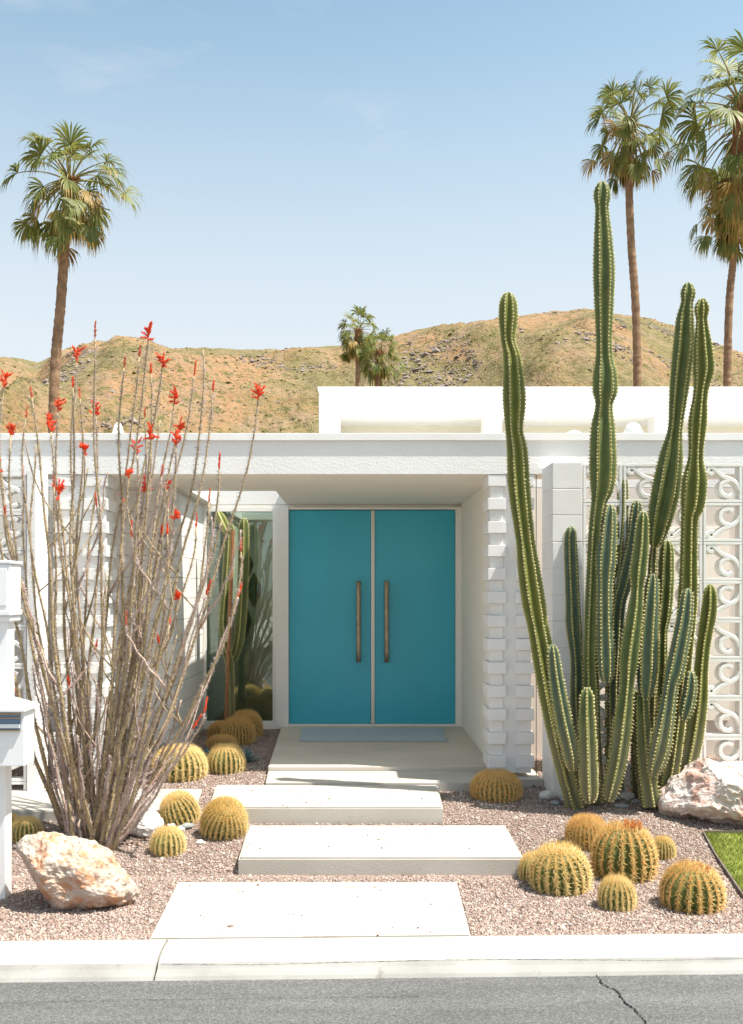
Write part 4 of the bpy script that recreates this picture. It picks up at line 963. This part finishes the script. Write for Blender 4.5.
# ------------------------------------------------------------ fan palms
def leafmat(nm, a, b): return mat(nm, a, b, 1.5, .5, transl=.35, spec=.35)
PL = leafmat('palm_green', (0.10, 0.135, 0.026), (0.24, 0.25, 0.06)); PY = leafmat('palm_gold', (0.40, 0.26, 0.06), (0.30, 0.20, 0.05)); PD = mat('palm_dead', (0.32, 0.17, 0.07), (0.24, 0.13, 0.06), 3, .9)
PT = mat('palm_stalk', (0.16, 0.17, 0.05), (0.24, 0.18, 0.06), 3, .6)
TRK = mat('palm_trunk', (0.30, 0.19, 0.11), (0.19, 0.12, 0.07), 4, .95, .8, 14, bdist=.03); BOOT = mat('leaf_boots', (0.30, 0.14, 0.065), (0.20, 0.095, 0.045), 6, .95, .8, 20, bdist=.03)
def frond(mb, o, az, el, pl, bl, r, age, nseg=24):
    # petiole arches down with age, then a pleated fan with hanging tips
    d = np.array([math.cos(az)*math.cos(el), math.sin(az)*math.cos(el), math.sin(el)]); n_ = 8; P = [np.array(o, float)]; v = d.copy()
    for i in range(n_): v = v + np.array([0, 0, -.055 - .10*age*(math.cos(el) > .2)]); v /= np.linalg.norm(v); P.append(P[-1] + v*pl/n_)
    tube(mb, P, np.linspace(.035, .014, n_+1), 4, 2, cap=False); c = P[-1]
    side = np.cross(v, [0, 0, 1.0]); side /= np.linalg.norm(side)+1e-9; up = np.cross(side, v)
    tw = r.normal(0, .55); side, up = side*math.cos(tw) + up*math.sin(tw), up*math.cos(tw) - side*math.sin(tw)
    fold = r.uniform(.25, .85); brown = age > .25 and r.uniform() < .08 + .45*max(0, age-.6)
    A = np.linspace(-1.7, 1.7, nseg) + r.normal(0, .05, nseg); half = 3.4/nseg*.5
    for a in A:
        L_ = bl*(1 - .20*abs(a)/1.95)*r.uniform(.88, 1.08); dd = v*math.cos(a) + side*math.sin(a) + up*fold*(abs(math.sin(a)) - .3); dd /= np.linalg.norm(dd)
        sd = np.cross(dd, up); sd /= np.linalg.norm(sd)+1e-9; verts = []; q = c.copy(); g_ = dd.copy(); droop = (.42 + .62*age)*r.uniform(.7, 1.4)
        for k, (s, w) in enumerate(((0, .02), (.28, .9), (.55, .85), (.78, .5), (1.0, .04))):
            if k: 
                ds = (s - (0, .28, .55, .78)[k-1])*L_; g_ = g_ + np.array([0, 0, -1.0])*droop*(.25, .55, 1.1, 1.6)[k-1]; g_ /= np.linalg.norm(g_); q = q + g_*ds
            wd = half*.55*L_*w*(.30 if k > 2 else min(1, s/.5 + .1)) + .003
            m_ = q + up*wd*.35
            verts += [q - sd*wd, m_, q + sd*wd]
        gold = brown or r.uniform() < .05 + .18*age
        f = [(k*3+j, k*3+j+1, (k+1)*3+j+1, (k+1)*3+j) for k in range(4) for j in range(2)]
        mb.v.append(np.array(verts)); base = mb.n; mb.n += 15
        for ii, q4 in enumerate(f):
            mb.f.append(tuple(base+x for x in q4)); k = ii//2
            mb.mi.append(1 if gold and (brown or k >= 2) else (1 if k == 3 and r.uniform() < .15+.5*age else 0))
def palm(label, path, D, rad, seed, nf=38, boots=.8, low=-1.1, w0=.2, w1=.15, nseg=24, asp=1.0):
    r = np.random.default_rng(seed)
    A = [at(x, y, D) for x, y in path]; base = Vector((A[0].x, D, -.04)); A[0] = base
    t = empty('fan_palm', base, label, 'palm tree', 'tall fan palms behind the house')
    rad *= 1.06
    P = spl([tuple(a - base) for a in A], 60); s = np.linspace(0, 1, 60); rr_ = (w0 + (w1-w0)*s)
    P2 = spl([tuple(a-base) for a in A], 240); s2 = np.linspace(0, 1, 240); Hh = A[-1].z
    rad_ = (w0 + (w1-w0)*s2)*(1 + .035*np.sign(np.sin(s2*Hh*16)) + r.normal(0, .025, 240)); mb = MB(); tube(mb, P2, rad_, 12); mb.build('trunk', TRK, t, True)
    top = P[-1]
    mb = MB(); B = []; T_ = []                     # old leaf bases
    for i in range(int(120*boots) + 30):
        u = r.uniform(0, 1); z = top[2] - u*boots; a = r.uniform(0, 6.28); o_ = np.array([math.cos(a), math.sin(a), 0]); b = np.array([top[0], top[1], z]) + o_*w1*.8
        B.append(b); T_.append(b + o_*r.uniform(.12, .32) + np.array([0, 0, r.uniform(-.05, .28)]))
    cones(mb, B, T_, .055); tube(mb, [(top[0], top[1], top[2]-boots), (top[0], top[1], top[2]-boots*.5), (top[0], top[1], top[2]+.1)], [w1*.9, w1*1.5, w1*1.1], 10); mb.build('leaf_bases', BOOT, t)
    mb = MB()
    for i in range(nf):
        u = (i+.5)/nf; el = 1.42 + (low-1.42)*u**.85 + r.normal(0, .07); az = i*2.39996 + r.normal(0, .2); age = u
        o_ = top + np.array([math.cos(az)*w1*.6, math.sin(az)*w1*.6, .12 - .5*u*boots])
        frond(mb, o_, az, el*asp, rad*r.uniform(.36, .80)*(.75 + .35*min(1, u*2)), rad*r.uniform(.37, .52), r, age, nseg)
    mb.build('crown', [PL, PY, PT], t, True)
    mb = MB()
    for i in range(int(nf*.10)):
        az = r.uniform(0, 6.28); o_ = top + np.array([math.cos(az)*w1, math.sin(az)*w1, -boots*r.uniform(.4, 1.0)]); frond(mb, o_, az, -.9 - r.uniform(0, .4), rad*.3, rad*.5, r, 1.0, nseg)
    mb.mi = [1 if (m_ == 0 and r.uniform() < .5) else m_ for m_ in mb.mi]
    mb.build('dry_skirt', [PL, PY, PT], t, True); return t
palm('tall fan palm left of the house with an open drooping crown', [(52, 470), (54, 400), (61, 300), (66, 230), (70, 180)], 34, 2.15, 5, nf=50, boots=.8, w0=.20, w1=.155)
palm('left and taller fan palm of the far pair in front of the hills', [(358, 400), (358, 370), (358, 330)], 92, 2.35, 12, nf=48, w0=.3, w1=.22, nseg=14, boots=1.2)
palm('right and shorter fan palm of the far pair in front of the hills', [(378, 400), (378, 380), (379, 352)], 86, 2.2, 13, nf=48, w0=.3, w1=.22, nseg=14, boots=1.2)
palm('slender fan palm rising between the two tallest cactus groups', [(638, 400), (637, 350), (631, 240), (629, 180), (630, 120)], 42, 2.05, 24, nf=54, boots=1.4, low=-1.25, w0=.2, w1=.15)
palm('large shaggy fan palm cut by the right edge', [(772, 420), (766, 330), (757, 240), (750, 180), (742, 100)], 30, 2.2, 33, nf=64, boots=3.2, low=-1.3, w0=.24, w1=.20)
palm('fan palm standing lower behind the shaggy one at the right edge', [(725, 400), (728, 340), (733, 260), (733, 230), (731, 196)], 44, 2.0, 37, nf=44, boots=1.5, low=-1.3, w0=.2, w1=.15)
